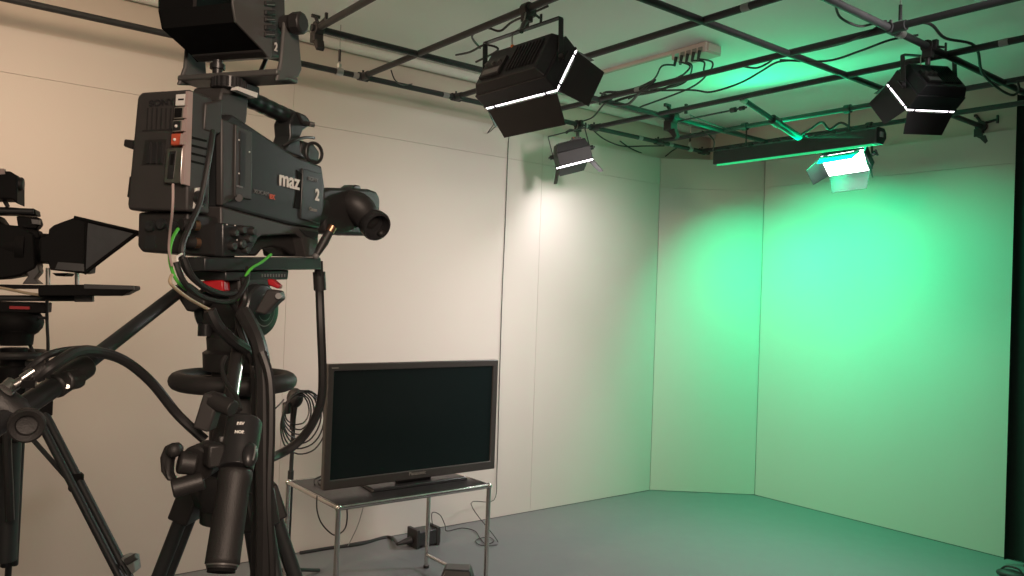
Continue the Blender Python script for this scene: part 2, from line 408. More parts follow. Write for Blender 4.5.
b.prism([(XB+0.008, y0+0.03, z0-0.001), (XB+0.008, y1-0.03, z0-0.001), (XB+0.008, y1-0.03, z0-0.014), (XB+0.008, y0+0.03, z0-0.014)], (0.004, 0, 0))
b.build('led_strip', 'litg', bar)
for i in range(11):
    y = y0+0.1+i*0.105; MB().box((XB+0.04, y, z1+0.008), (0.03, 0.03 if i % 3 else 0.05, 0.018)).build('fixing_clip', 'blk2', bar, 0.002)
for y in (2.72, 3.5):
    b = MB(); b.tube([(XB+0.05, y, z1), (XB+0.05, y, ZB-0.02)], 0.006, 8); b.cyl((XB+0.03, y-0.02, ZB+0.003), (XB+0.03, y+0.02, ZB+0.003), 0.028, n=14)
    b.build('hook', 'blk2', bar)
# telescopic pole from the grid down to the bar
pa, pb = V((4.12, onp(742, 103, 0, 4.12).y, ZB-0.01)), V((XB+0.02, onp(799, 139, 0, XB).y, z1-0.002))
pole = thing('telescopic_pole', 'grey telescopic pole slanting from the grid down to the light bar', 'pole', pa)
m1 = pa.lerp(pb, 0.55); m2 = pa.lerp(pb, 0.5)
MB().cyl(pa, m1, 0.016, n=14).build('inner_tube', 'met', pole)
MB().cyl(m1, pb, 0.024, n=16).build('outer_tube', 'met', pole)
MB().cyl(pa.lerp(pb, 0.49), pa.lerp(pb, 0.60), 0.031, n=16).build('locking_collar', 'blk2', pole, 0.003)
MB().cyl(pa, pa.lerp(pb, 0.05), 0.02, n=12).build('end_tip', 'steel', pole)
# thin black rod
ra, rb = V((onp(678, 114, 1, 3.64).x, 3.64, ZB-0.03)), pa.lerp(pb, 0.1)+V((-0.02, 0, -0.03))
rod = thing('thin_rod', 'thin black rod reaching from the mid grid clamp to the telescopic pole', 'rod', ra)
MB().cyl(ra, rb, 0.006, n=8).build('shaft', 'pipe', rod)
dd = (rb-ra).normalized()
MB().cyl(rb-dd*0.13, rb-dd*0.09, 0.017, n=12).build('end_clamp', 'blk2', rod, 0.002)
MB().cyl(rb-dd*0.055, rb-dd*0.02, 0.014, n=12).build('end_clamp', 'blk2', rod, 0.002)

# ------------------------------------------------------------------ ceiling power box
T = Matrix.Translation((3.83, 3.15, ZC))
pbx = thing('power_box', 'pinkish white power distribution box on the green lit ceiling', 'power box', T)
q = [onp(650, 47, 2, ZC-0.0), onp(722, 41.5, 2, ZC)]
c0 = V((3.76, 3.34, ZC)); 
MB().bx((3.785, 3.04, ZC-0.062), (3.935, 3.30, ZC-0.001)).build('case', 'box', pbx, 0.006)
MB().bx((3.80, 3.028, ZC-0.054), (3.92, 3.045, ZC-0.006)).build('cover', 'box', pbx, 0.003)
MB().bx((3.785, 3.30, ZC-0.024), (3.815, 4.25, ZC-0.001)).build('cable_duct', 'box', pbx, 0.002)
PLUG = []
for i in range(5):
    y = 3.255-i*0.045; MB().bx((3.779, y-0.015, ZC-0.058), (3.790, y+0.015, ZC-0.030)).build('socket', 'keyg' if i else 'socket_lit', pbx, 0.002)
    PLUG.append(V((3.777, y, ZC-0.055)))
M_dummy = None

# ------------------------------------------------------------------ cables on the grid
def cable(label, pts, r=0.0055, m='cable', k=6, name='cable', cat='cable', group=None):
    return tag(MB().tube(spline(pts, k), r, 8).build(name, m), label, cat, group)
def G(px, py, dz=0.0): return onp(px, py, 2, ZB+dz)
for i, (pp, ends) in enumerate(zip(PLUG, [[(662, 66), (655, 78), (640, 92), (628, 99)], [(680, 62), (690, 66), (684, 74), (672, 80)], [(692, 66), (688, 79), (676, 86), (650, 90)],
                                          [(704, 62), (704, 71), (712, 73), (722, 71)], [(712, 62), (709, 72), (690, 88), (640, 107)]])):
    t = thing('power_plug', ['black plug with its cable at the left end of the ceiling power box', 'black plug with its cable, second along the ceiling power box', 'black plug with its cable in the middle of the ceiling power box',
              'black plug with its cable, fourth along the ceiling power box', 'black plug with its cable at the right end of the ceiling power box'][i], 'plug', pp)
    MB().cyl(pp, pp-V((0.012, 0, 0.055)), 0.011, 0.008, n=12).build('plug_body', 'blk', t)
    MB().tube(spline([pp-V((0.012, 0, 0.05))]+[onp(x, y, 2, ZB+0.16-0.04*j) for j, (x, y) in enumerate(ends)]), 0.0055, 8).build('cord', 'cable', t)
cable('black cable sagging in waves right of the power box plugs', [G(604, 100, .03), G(640, 92, -.02), G(690, 90, -.05), G(711, 92, -.06), G(740, 83, -.03), G(760, 72, .02), G(778, 62, .03), G(800, 60, .02), G(792, 57, .03)])
cable('black cable looped over the pipe beside the power box', [G(742, 66, .03), G(756, 68, 0), G(768, 63, .02), G(778, 56, .03), G(800, 53, .02), G(840, 44, .0), G(862, 36, -.02), G(880, 25, .03)])
cable('black cable hanging in a swag from grid centre to upper right', [G(780, 60, .02), G(826, 61, -.03), G(860, 51, -.03), G(890, 40, 0), G(918, 35, .02)])
cable('black cable hanging in a loop at the top edge of the photo, upper right', [G(835, 2, .03), G(840, 17, 0), G(858, 26, -.02), G(872, 24, 0), G(886, 21, .03)])
cable('black cable hooking down below the grid at far upper right', [G(905, 22, .03), G(930, 24, .02), G(945, 38, .03), G(975, 46, .02), G(982, 72, -.04), G(998, 88, -.06), G(1012, 95, -.07), G(1019, 90, -.05), G(1017, 80, .0)], 0.007)
cable('black cable bundle knotted on the pipe left of the power box', [G(600, 104, .03), G(604, 93, .02), G(620, 92, .02), G(640, 87, .03), G(655, 80, .03), G(640, 92, -.02), G(628, 104, -.03), G(612, 103, 0), G(632, 96, .03), G(660, 90, 0), G(700, 74, .03), G(712, 72, .02)], 0.008)
cable('black cable sagging under the pipe toward the far corner', [G(620, 141, .02), G(632, 149, -.02), G(650, 156, -.04), G(662, 158, -.03), G(672, 151, 0), G(680, 146, .02)])
cable('black cable drooping along the wall pipe right of the small lit light', [G(592, 129, .02), G(604, 139, -.03), G(622, 146, -.03), G(645, 146, -.02), G(664, 146, .02)])
cable('black cable draped on the pipe behind the large panel light', [G(583, 121, .03), G(593, 117, -.02), G(604, 104, -.02), G(612, 98, .02), G(600, 93, .03)])
cable('black cable hanging between large panel light and wall pipe', [G(456, 55, .03), G(470, 52, -.03), G(485, 45, -.03), G(498, 50, -.05), G(476, 62, -.06)])
cable('black cable loop on the crossing pipe, upper middle', [G(480, 48, .03), G(472, 36, .03), G(486, 28, .03), G(500, 31, .01), G(512, 22, .03), G(530, 14, .02), G(548, 6, .025)])
cable('small black cable loop under the wall pipe joint near the viewfinder', [G(391, 70, .02), G(395, 80, -.03), G(403, 85, -.02), G(412, 84, .02)], 0.004)
cable('black cable trailing above the light bar', [V((4.86, 3.1, z1+0.02)), V((4.86, 3.0, z1+0.06)), V((4.88, 2.93, z1+0.10)), V((4.86, 2.86, z1+0.04)), V((4.86, 2.78, z1+0.07)), V((4.88, 2.7, z1+0.02)), V((4.86, 2.6, z1+0.02))], 0.008)
cable('thin black cable slanting from the grid to the far corner', [G(690, 115, .0), G(712, 124, -.0), G(735, 131, 0.0), G(752, 137, .02)], 0.004)
cable('black cable hanging off the corner end of the grid', [G(702, 131, .02), G(708, 134, -.02), G(714, 141, -.05), G(713, 150, -.02)], 0.005)
# ------------------------------------------------------------------ steel table and television
TZ = 0.597; tx0, tx1, ty0, ty1 = 1.690, 2.555, 3.385, 3.965
table = thing('steel_table', 'chromed steel tube table with a black top under the television', 'table', ((tx0+tx1)/2, (ty0+ty1)/2, 0))
MB().bx((tx0+0.012, ty0+0.012, TZ-0.018), (tx1-0.012, ty1-0.012, TZ+0.008)).build('table_top', 'blk2', table, 0.003)
b = MB()
for a, c in (((tx0, ty0), (tx1, ty0)), ((tx1, ty0), (tx1, ty1)), ((tx1, ty1), (tx0, ty1)), ((tx0, ty1), (tx0, ty0))):
    b.cyl((*a, TZ), (*c, TZ), 0.0115, n=14)
b.build('top_rail', 'chrome', table)
for x, y in ((tx0, ty0), (tx1, ty0), (tx1, ty1), (tx0, ty1)):
    MB().cyl((x, y, 0.012), (x, y, TZ), 0.0125, n=16).build('leg', 'chrome', table)
    MB().ball((x, y, TZ), 0.0165).build('ball_joint', 'chrome', table)
    MB().cyl((x, y, 0), (x, y, 0.014), 0.017, n=14).build('foot', 'blk', table)
for x in (tx0, tx1): MB().cyl((x, ty0, 0.075), (x, ty1, 0.075), 0.0105, n=14).build('low_rail', 'chrome', table)
TYF, tzb, tzt, tl, tr = 3.565, 0.636, 1.245, 1.697, 2.727
tv = thing('television', 'large flat screen television with grey bezel on the steel table', 'television', ((tl+tr)/2, TYF, TZ+0.008))
bw = 0.034
b = MB()
T = frame(V((0, TYF, 0)), V((1, 0, 0)), V((0, 1, 0)), V((0, 0, 1)))
oo = [(tl, tzb), (tr, tzb), (tr, tzt), (tl, tzt)]; ii = [(tl+bw, tzb+bw+.012), (tr-bw, tzb+bw+.012), (tr-bw, tzt-bw), (tl+bw, tzt-bw)]
vs = [(x, y, z) for y in (TYF, TYF+0.035) for x, z in oo+ii]
b.mesh(vs, [f for i in range(4) for j in [(i+1) % 4] for f in ((i, j, 4+j, 4+i), (8+i, 12+i, 12+j, 8+j), (i, 8+i, 8+j, j), (4+i, 4+j, 12+j, 12+i))])
b.build('bezel', 'tvb', tv, 0.004)
MB().bx((tl+bw-0.004, TYF+0.008, tzb+bw), (tr-bw+0.004, TYF+0.02, tzt-bw+0.004)).build('screen', 'screen', tv)
b = MB(); q = [V((tl+0.01, TYF+0.03, tzb+0.01)), V((tr-0.01, TYF+0.03, tzb+0.01)), V((tr-0.01, TYF+0.03, tzt-0.01)), V((tl+0.01, TYF+0.03, tzt-0.01))]
b.prism(q, (0, 0.07, 0), 0.9); b.build('back_cover', 'blk', tv, 0.004)
b = MB(); cx = (tl+tr)/2+0.02
b.prism([(cx-0.29, TYF-0.035, TZ+0.008), (cx+0.29, TYF-0.035, TZ+0.008), (cx+0.27, TYF+0.16, TZ+0.008), (cx-0.27, TYF+0.16, TZ+0.008)], (0, 0, 0.016), 0.97)
b.bx((cx-0.10, TYF+0.035, TZ+0.02), (cx+0.10, TYF+0.075, tzb+0.12)); b.build('stand', 'blk2', tv, 0.004)
FX = frame(V(((tl+tr)/2+0.01, TYF-0.0012, tzb+0.030)), V((1, 0, 0)), V((0, 0, 1)), V((0, -1, 0)))
text('lettering', 'Panasonic', 0.026, FX, 'keyg', tv, 0.0003)
MB().bx((tl+0.02, TYF-0.001, tzt-0.022), (tl+0.055, TYF+0.001, tzt-0.016)).build('badge', 'keyg', tv)
# cable lying on the table, and hanging below it
P = lambda px, py, y: onp(px, py, 1, y)
zt = TZ+0.013
cable('thin grey cable coiled on the table behind the television corner', [V((1.76, 3.80, zt)), V((1.79, 3.86, zt+.015)), V((1.86, 3.88, zt+.02)), V((1.84, 3.80, zt)), V((1.78, 3.76, zt)), V((1.80, 3.84, zt+.01)), V((1.90, 3.86, zt))], 0.004)
cable('thin black cable hanging in a U below the table edge', [P(317, 496, 3.5), P(317, 510, 3.5), P(322, 524, 3.5), P(334, 535, 3.45), P(344, 530, 3.43), P(347, 520, 3.42), P(347, 508, 3.42)], 0.0035)
cable('thin grey string hanging under the table to the floor cable', [P(364, 504, 3.7), P(358, 525, 3.75), P(348, 546, 3.85)], 0.002, 'tape')
# adapter and floor cables
ad = thing('power_adapter', 'black power adapter brick on the floor by the left wall', 'adapter', (2.76, 4.33, 0))
MB().bx((2.68, 4.28, 0.012), (2.86, 4.39, 0.105)).build('case', 'blk2', ad, 0.006)
for x in (2.69, 2.84): MB().bx((x-0.012, 4.275, 0), (x+0.012, 4.395, 0.118)).build('end_frame', 'blk', ad, 0.004)
b = MB(); b.cyl((2.67, 4.33, 0.05), (2.58, 4.34, 0.035), 0.024, 0.010, n=12); b.build('plug', 'blk', ad)
F0 = lambda px, py, z=0.008: onp(px, py, 2, z)
cable('thick black cable along the foot of the left wall', [F0(300, 553), F0(330, 548), F0(360, 544), F0(388, 537), V((2.58, 4.34, 0.035))], 0.011)
cable('thin black cable rising from the adapter and running over the floor', [V((2.83, 4.33, 0.10)), P(432, 513, 4.35), P(440, 515, 4.35), P(445, 525, 4.36), F0(447, 531), F0(462, 528), F0(475, 531), F0(480, 538), F0(486, 544), F0(494, 541), F0(488, 537), F0(476, 540), F0(480, 545), F0(494, 545), F0(497, 540), V((3.16, 4.38, 0.2)), P(494, 500, 4.54), P(497, 470, 4.585), P(499, 400, 4.588), P(502, 300, 4.588), P(505, 230, 4.588), P(508, 150, 4.588), P(509, 118, 4.588), V((3.32, 4.56, 2.75)), V((3.32, 4.345, ZB+0.01))], 0.0028, k=5)
sp = thing('floor_monitor', 'black wedge shaped floor monitor cut by the bottom edge', 'floor monitor', onp(455, 600, 2, 0))
o = onp(456, 610, 2, 0); c1 = at(455, 568, (o-EYE).dot(CF))
hz = c1.z; e = V((CR.x, CR.y, 0)).normalized(); f = V((CF.x, CF.y, 0)).normalized()
b = MB(); b.prism([o-e*0.13-f*0.10, o+e*0.13-f*0.10, o+e*0.13+f*0.10, o-e*0.13+f*0.10], (0, 0, 0.02))
b.prism([o-e*0.13-f*0.10+V((0, 0, .02)), o+e*0.13-f*0.10+V((0, 0, .02)), o+e*0.13+f*0.10+V((0, 0, .02)), o-e*0.13+f*0.10+V((0, 0, .02))], V((0, 0, hz-0.02))+f*0.02, 0.5)
b.build('cabinet', 'blk2', sp, 0.008)
MB().lathe(o-f*0.085+V((0, 0, hz*0.5)), -f+V((0, 0, 0.7)), [(0, 0.04), (0.01, 0.04), (0.01, 0.03), (0.004, 0.0)], 20).build('speaker_cone', 'rub', sp)

# ------------------------------------------------------------------ microphone stand with coiled cable
mx, my = onp(292, 470, 1, 4.12).x, 4.12
ms = thing('microphone_stand', 'slim black stand with coiled cable behind the left table corner', 'stand', (mx, my, 0))
tp = onp(295, 398, 1, 4.12)
MB().tube([(mx-0.01, my, 0.35), tp], 0.011, 10).build('pole', 'pipe', ms)
MB().cyl((mx-0.012, my, 0.02), (mx-0.006, my, 0.62), 0.016, n=12).build('lower_tube', 'pipe', ms)
for a in (0.4, 2.5, 4.6):
    d = V((math.cos(a), math.sin(a), 0))
    MB().tube([V((mx-0.012, my, 0.09)), V((mx-0.012, my, 0.012))+d*0.26], 0.010, 8).build('leg', 'pipe', ms)
MB().ball(tp+V((0, 0, -0.0)), (0.045, 0.04, 0.055)).cyl(tp, tp+V((-0.01, 0, -0.17)), 0.02, 0.013).build('stand_head', 'rub', ms)
MB().cyl(tp+V((-0.05, -0.01, -0.08)), tp+V((-0.05, -0.01, -0.02)), 0.022, n=12).build('microphone', 'rub', ms, 0.004)
c = MB(); random.seed(3)
for i in range(7):
    rx, rz = 0.075+0.014*i*0.8, 0.10+0.018*i
    cc = tp+V((0.004*i-0.005, -0.045-0.006*i, -0.055-0.011*i)); pts = []
    for j in range(18):
        t = 2*math.pi*j/18; pts.append(cc+V((rx*0.9*math.cos(t), 0.012*math.sin(2*t+i), rz*0.82*math.sin(t)+random.uniform(-.004, .004))))
    c.tube(spline(pts, 2, True), 0.0042, 6, True)
tag(c.build('coiled_cable', 'cable'), 'coil of thin black cable hung over the slim stand head', 'cable')
cable('thin black cable running from the coil behind the tripod ring', [tp+V((-0.08, -0.04, 0.0)), at(279, 405, 4.0), at(270, 411, 3.9), at(240, 418, 3.6)], 0.004)

# ------------------------------------------------------------------ black curtain on the right
cu = thing('stage_curtain', 'black curtain hanging in folds at the right edge', 'curtain', (5.66, 1.4, 0))
def drape(yA, yB, xc, amp, n, z0, z1):
    pts = []
    for i in range(n*10+1):
        t = i/(n*10); y = yA+(yB-yA)*t
        pts.append((xc+amp*math.sin(2*math.pi*n*t), y+amp*0.4*math.sin(4*math.pi*n*t)))
    b = MB(); m = len(pts); vs = []; fs = []
    for k, off in enumerate((0, 0.006)):
        for j in range(9):
            z = z0+(z1-z0)*j/8; w = 1+0.25*(1-j/8)
            vs += [(xc+(x-xc)*w+off, y+0.010*math.sin(j*1.3)*(i/m), z) for i, (x, y) in enumerate(pts)]
    L = 9*m
    for k in (0, 1):
        for j in range(8):
            for i in range(m-1):
                a = k*L+j*m+i; fs.append((a, a+1, a+m+1, a+m))
    for j in range(8):
        for i in (0, m-1): a = j*m+i; fs.append((a, a+m, a+m+L, a+L))
    for i in range(m-1):
        for j in (0, 8): a = j*m+i; fs.append((a, a+1, a+1+L, a+L))
    return b.mesh(vs, fs)
drape(2.055, -0.6, 5.70, 0.05, 11, 0.03, 3.02).build('cloth', 'curtain', cu, ang=80)
MB().cyl((5.70, 2.03, 3.03), (5.70, -0.8, 3.03), 0.012, n=10).build('curtain_rail', 'pipe', cu)
MB().bx((5.69, 1.6, 3.03), (5.71, 1.62, ZC)).bx((5.69, 0.2, 3.03), (5.71, 0.22, ZC)).build('bracket', 'pipe', cu)
fs = thing('sandbag', 'small black sandbag on the floor beneath the curtain, lower right', 'sandbag', onp(1011, 577, 2, 0))
o = onp(1012, 580, 2, 0)
MB().ball(o+V((0, 0, 0.03)), (0.05, 0.09, 0.03)).build('bag', 'rub', fs)
MB().tube(spline([o+V((-0.0, -0.06, 0.05)), o+V((0, -0.03, 0.075)), o+V((0, 0.03, 0.075)), o+V((0, 0.06, 0.05))]), 0.006, 8).build('carry_strap', 'cable', fs)
# ------------------------------------------------------------------ the near broadcast camera
az = math.radians(33.258)
CFW = V((math.cos(az), math.sin(az), 0)); CL = V((-CFW.y, CFW.x, 0)); CO = at(222, 262, 1.25)
TC = frame(CO, CFW, CL, V((0, 0, 1))); TCI = TC.inverted()
def K(px, py, ax, v):
    """sight line met with the camera's own plane: x forward, y to its left, z up"""
    c = TCI @ EYE; d = TCI.to_3x3() @ ray(px, py); t = (v-c[ax])/d[ax]; return c+d*t
def KS(pts, y): return [K(x, z, 1, y) for x, z in pts]
def slab(b, pts, y0, y1, sh=1.0): return b.prism(KS(pts, y0), (0, y1-y0, 0), sh)
def side(x, z, y): return TC @ frame(V((x, y, z)), V((1, 0, 0)), V((0, 0, 1)), V((0, -1, 0)))

bc = thing('broadcast_camera', 'large black broadcast camera with white number 2 on the near tripod', 'video camera', TC)
W = 0.095
# body
b = MB(TC)
slab(b, [(222, 122), (232, 114), (243, 121), (297, 157), (322, 166), (325, 186), (323, 206), (320, 229), (290, 224), (238, 210), (222, 207)], 0, W)
b.build('camera_body', 'body', bc, 0.004)
# door with the card slots
dr = slab(MB(TC), [(236, 124), (252.5, 132), (252, 200), (235, 197)], -0.005, 0.01).build('card_door', 'body2', bc, 0.002)
slab(MB(TC), [(240.5, 131), (246, 134), (245, 188), (240, 187)], -0.0058, 0).build('door_window', 'blk2', dr)
b = MB(TC)
for p in ((239, 140), (239, 173.5), (249.5, 152)): b.ball(K(*p, 1, -0.006), 0.0013, 8, 6)
b.build('indicator_dot', 'white', dr)
slab(MB(TC), [(237, 185), (243, 186.5), (243, 188.2), (237, 186.8)], -0.0062, 0).build('small_label', 'silver', dr)
MB(TC).cyl(K(239, 198, 1, -0.007), K(239, 198, 1, 0), 0.006, n=14).build('door_latch', 'blk2', dr)
slab(MB(TC), [(222, 118), (236, 124), (235, 200), (222, 206)], -0.003, 0.01).build('rear_side_panel', 'body2', bc, 0.003)
slab(MB(TC), [(297, 170), (302, 174), (303, 181), (300, 209), (294, 208), (296, 198), (298, 183)], -0.0012, 0.01).build('groove', 'deep', bc)
slab(MB(TC), [(303, 168), (322, 174), (324, 205), (320, 224), (301, 219)], -0.0028, 0.01).build('front_panel', 'body', bc, 0.002)
p = K(288.5, 179.5, 1, -0.001); text('lettering_maz', 'maz', 0.0385, side(p.x+0.003, p.z-0.002, -0.0012), 'white', bc, 0.0007, sx=1.0)
p = K(317, 195.5, 1, -0.003); text('lettering_number', '2', 0.030, side(p.x, p.z, -0.0036), 'white', bc, 0.0008, sx=0.9)
p = K(313, 179.5, 1, -0.003); text('lettering_maker', 'SONY', 0.0095, side(p.x, p.z, -0.0034), 'silver', bc, 0.0003, sx=1.3)
p = K(313, 209.5, 1, -0.003); text('lettering_lens', 'Canon', 0.0095, side(p.x, p.z, -0.0034), 'keyg', bc, 0.0002)
p = K(262, 193, 1, 0); text('lettering_format', 'XDCAM', 0.0095, side(p.x-0.002, p.z, -0.0006), 'silver', bc, 0.0, sx=1.2)
p = K(271.5, 197, 1, 0); text('lettering_suffix', 'EX', 0.0105, side(p.x+0.001, p.z, -0.0007), 'redkey', bc, 0.0006, sx=1.1)
# lower body
b = MB(TC); slab(b, [(221, 206), (238, 211), (290, 225), (319, 229), (318, 257), (306, 257), (302, 238), (296, 234), (262, 236), (252, 243), (248, 256), (222, 256)], 0.002, W)
b.build('base', 'body2', bc, 0.003)
slab(MB(TC), [(252, 236), (262, 232), (296, 232), (304, 240), (304, 255), (292, 255), (284, 249), (272, 247), (262, 250), (257, 256), (248, 256)], 0.022, 0.07).build('shoulder_pad', 'rub', bc, 0.004)
kp = slab(MB(TC), [(223, 223), (254, 226), (258, 232), (258, 240), (249, 255), (223, 257)], -0.006, 0.02).build('audio_panel', 'body', bc, 0.003)
for i, (x, y, r) in enumerate(((232, 233, .006), (239.5, 230, .0065), (250, 231.5, .0065), (230, 246, .007), (239, 244, .0075), (246, 239, .006), (243, 250, .006))):
    c = K(x, y, 1, -0.006); MB(TC).lathe(c, (0, -1, 0), [(-0.002, r), (0.008, r), (0.010, r*.8)], 16).build('knob', 'blk', kp)
b = MB(TC)
for x, y in ((227, 224.6), (235, 225.5), (245, 231), (237, 240)): b.ball(K(x, y, 1, -0.0062), 0.0012, 8, 6)
b.build('panel_marks', 'white', kp)
MB(TC).tube(spline([K(297, 236, 1, .02), K(303, 243, 1, .01), K(306, 252, 1, .012), K(304, 258, 1, .02)]), 0.0012, 6).build('thin_lead', 'tape', bc)
b = MB(TC)
slab(b, [(300, 229), (319, 231), (318, 240), (306, 236)], -0.001, 0.02); b.build('front_trim', 'mauve' if False else 'body', bc, 0.002)
# tripod plate
b = MB(TC); slab(b, [(205, 257.5), (321, 257.5), (321.5, 269.5), (205, 271)], -0.004, 0.048); b.build('tripod_plate', 'body', bc, 0.002)
# adapter pack on the back
xb = -0.085
q = [K(141, 92, 0, xb), K(190, 89, 0, xb), K(187, 211, 0, xb), K(128, 210, 0, xb), K(127, 204, 0, xb), K(137, 97, 0, xb)]
MB(TC).prism(q, (0.049, 0, 0)).build('adapter_pack', 'body2', bc, 0.004)
b = MB(TC)
for i in range(5): slab(b, [(191+i*.0, 136+i*8), (207, 140+i*8), (207, 142+i*8), (191, 138.5+i*8)], -0.0015-0.07*0, 0.004)
b.build('cooling_slots', 'deep', bc)
b = MB(TC)
for i in range(6):
    x = 147+i*4.6; b.prism([K(x, 108, 0, xb-.0008), K(x+1.4, 108, 0, xb-.0008), K(x+.4, 130, 0, xb-.0008), K(x-1, 130, 0, xb-.0008)], (0.002, 0, 0))
b.prism([K(142, 130, 0, xb-.0006), K(172, 128.5, 0, xb-.0006), K(172, 130, 0, xb-.0006), K(142, 131.5, 0, xb-.0006)], (0.002, 0, 0))
b.build('back_grooves', 'blk', bc)
b = MB(TC); b.prism([K(145, 140, 0, xb-.001), K(166, 139, 0, xb-.001), K(163, 165, 0, xb-.001), K(142, 165, 0, xb-.001)], (0.003, 0, 0)); b.build('release_recess', 'blk', bc)
b = MB(TC)
for i in range(3): x = 147+i*6; b.prism([K(x, 142, 0, xb-.004), K(x+3, 142, 0, xb-.004), K(x+2, 163, 0, xb-.004), K(x-1, 163, 0, xb-.004)], (0.004, 0, 0))
b.build('release_ribs', 'blk2', bc)
b = MB(TC); b.prism([K(124, 139, 0, xb+.01), K(134, 140, 0, xb+.01), K(136, 147, 0, xb+.01), K(131, 149, 0, xb+.01), K(123, 146, 0, xb+.01)], (0.02, 0, 0)); b.build('side_lever', 'blk', bc, 0.002)
b = MB(TC); b.prism([K(129, 176, 0, xb+.004), K(135, 176, 0, xb+.004), K(133, 200, 0, xb+.004), K(126.5, 197, 0, xb+.004)], (0.03, 0, 0)); b.build('side_latch', 'blk', bc, 0.002)
p = K(162, 103, 0, xb); TB = TC @ frame(V((xb-0.0006, p.y, p.z)), V((0, -1, 0.02)), V((0, 0, 1)), V((-1, 0, 0)))
text('lettering_back', 'SONY', 0.013, TB, 'blk2', bc, 0.0004, sx=1.35)
# label keys down the right edge of the pack
def back(b, pts, d0, d1): return b.prism([K(x, y, 0, xb-d0) for x, y in pts], (d0-d1, 0, 0))
for i, (x, y, w_, h_, m, face) in enumerate(((175.5, 93.5, 12.5, 12.5, 'white', None), (174, 106.5, 12, 12.5, 'keyg', 'deep'), (172.5, 119.5, 12, 12.5, 'keyg', 'blk2'), (171, 133, 12, 12.5, 'redkey', 'redkey'))):
    ky = back(MB(TC), [(x, y+.6), (x+w_, y), (x+w_-.8, y+h_-.8), (x-.8, y+h_)], 0.008, -0.002).build('label_key', m, bc, 0.0015)
    if face: back(MB(TC), [(x+.8, y+1.6), (x+8, y+1.3), (x+7.3, y+h_-2), (x, y+h_-1.4)], 0.0088, 0.006).build('key_face', face, ky)
    if i == 0: back(MB(TC), [(x+2.6, y+5.2), (x+8, y+4.9), (x+7.8, y+6.4), (x+2.5, y+6.7)], 0.0088, 0.006).build('key_print', 'darkpr', ky)
    if i > 1: MB(TC).ball(K(x+3.6, y+6.6, 0, xb-0.009), 0.0024, 10, 8).build('key_button', 'white', ky)
    slab(MB(TC), [(x+w_-.4+.6, y+.5), (x+w_+2.6, y+1), (x+w_+2, y+h_-.8), (x+w_-.9, y+h_-1.2)], -0.0035, 0.001).build('key_side', 'mauve', ky)
hd = back(MB(TC), [(166.5, 148.3), (182.5, 147.5), (180.5, 183), (163.8, 182.5)], 0.010, -0.002).build('key_holder', 'steel', bc, 0.0015)
back(MB(TC), [(169.5, 151.5), (176, 151), (173, 179), (166.8, 179)], 0.0106, 0.006).build('holder_slot', 'blk2', hd)
back(MB(TC), [(171, 154), (174.4, 153.6), (172.6, 165), (169.8, 165)], 0.0112, 0.006).build('holder_window', 'deep', hd)
slab(MB(TC), [(188.5, 91), (193, 92), (190, 186), (183.5, 184)], -0.004, 0.001).build('edge_strip', 'mauve', bc)
# connector block below the pack
q = [K(138, 212, 0, -0.07), K(188, 212, 0, -0.07), K(186, 254, 0, -0.07), K(141, 252, 0, -0.07), K(137, 246, 0, -0.07)]
MB(TC).prism(q, (0.115, 0, 0)).build('connector_block', 'blk', bc, 0.004)
b = MB(TC)
for (x, y) in ((152, 226), (163, 224), (174, 227)): b.lathe(K(x, y, 0, -0.0705), (-1, 0, 0), [(0, .008), (.006, .008), (.006, .005), (.003, .0)], 14)
b.prism([K(145, 236, 0, -.0715), K(155, 235, 0, -.0715), K(154, 248, 0, -.0715), K(144.5, 248, 0, -.0715)], (.004, 0, 0))
b.build('back_sockets', 'body', bc)
slab(MB(TC), [(196, 188), (204.5, 187), (203.5, 207), (193.5, 208.5)], -0.004, 0.004).build('socket_plate', 'white', bc)
MB(TC).lathe(K(198, 198, 1, -0.004), (0, -1, 0), [(0, .011), (.008, .011), (.008, .007), (.001, .006)], 18).build('round_socket', 'blk2', bc)
for x, y in ((197, 225.5), (197.5, 243)):
    c = K(x, y, 1, -0.004); a = K(x-16, y-1.5, 1, 0.004); d = (c-a).normalized()
    j = MB(TC).cyl(a, c-d*0.006, 0.0085, n=14).build('cable_plug', 'rub', bc)
    MB(TC).lathe(c-d*0.006, d, [(0, .0078), (.008, .0078), (.008, .0045), (.004, .001)], 14).build('plug_tip', 'gold', j)
# post behind the handle and the viewfinder connector box
b = MB(TC); slab(b, [(221, 96), (224, 86), (238, 88), (249, 99), (247, 122), (240, 135), (238, 200), (216, 200), (218, 130)], 0.018, W-0.018); b.build('rear_post', 'body2', bc, 0.004)
slab(MB(TC), [(224.5, 88.5), (236, 90.5), (231.5, 94), (223, 92.5)], 0.0172, 0.03).build('post_label', 'gry', bc)
b = MB(TC); slab(b, [(206, 103), (223, 99), (221.5, 133), (217, 134.5), (204, 130)], -0.002, 0.045); b.build('accessory_box', 'body2', bc, 0.003)
slab(MB(TC), [(199, 101), (212, 103), (211, 126), (198, 125)], 0.006, 0.05).build('accessory_bracket', 'blk', bc, 0.003)
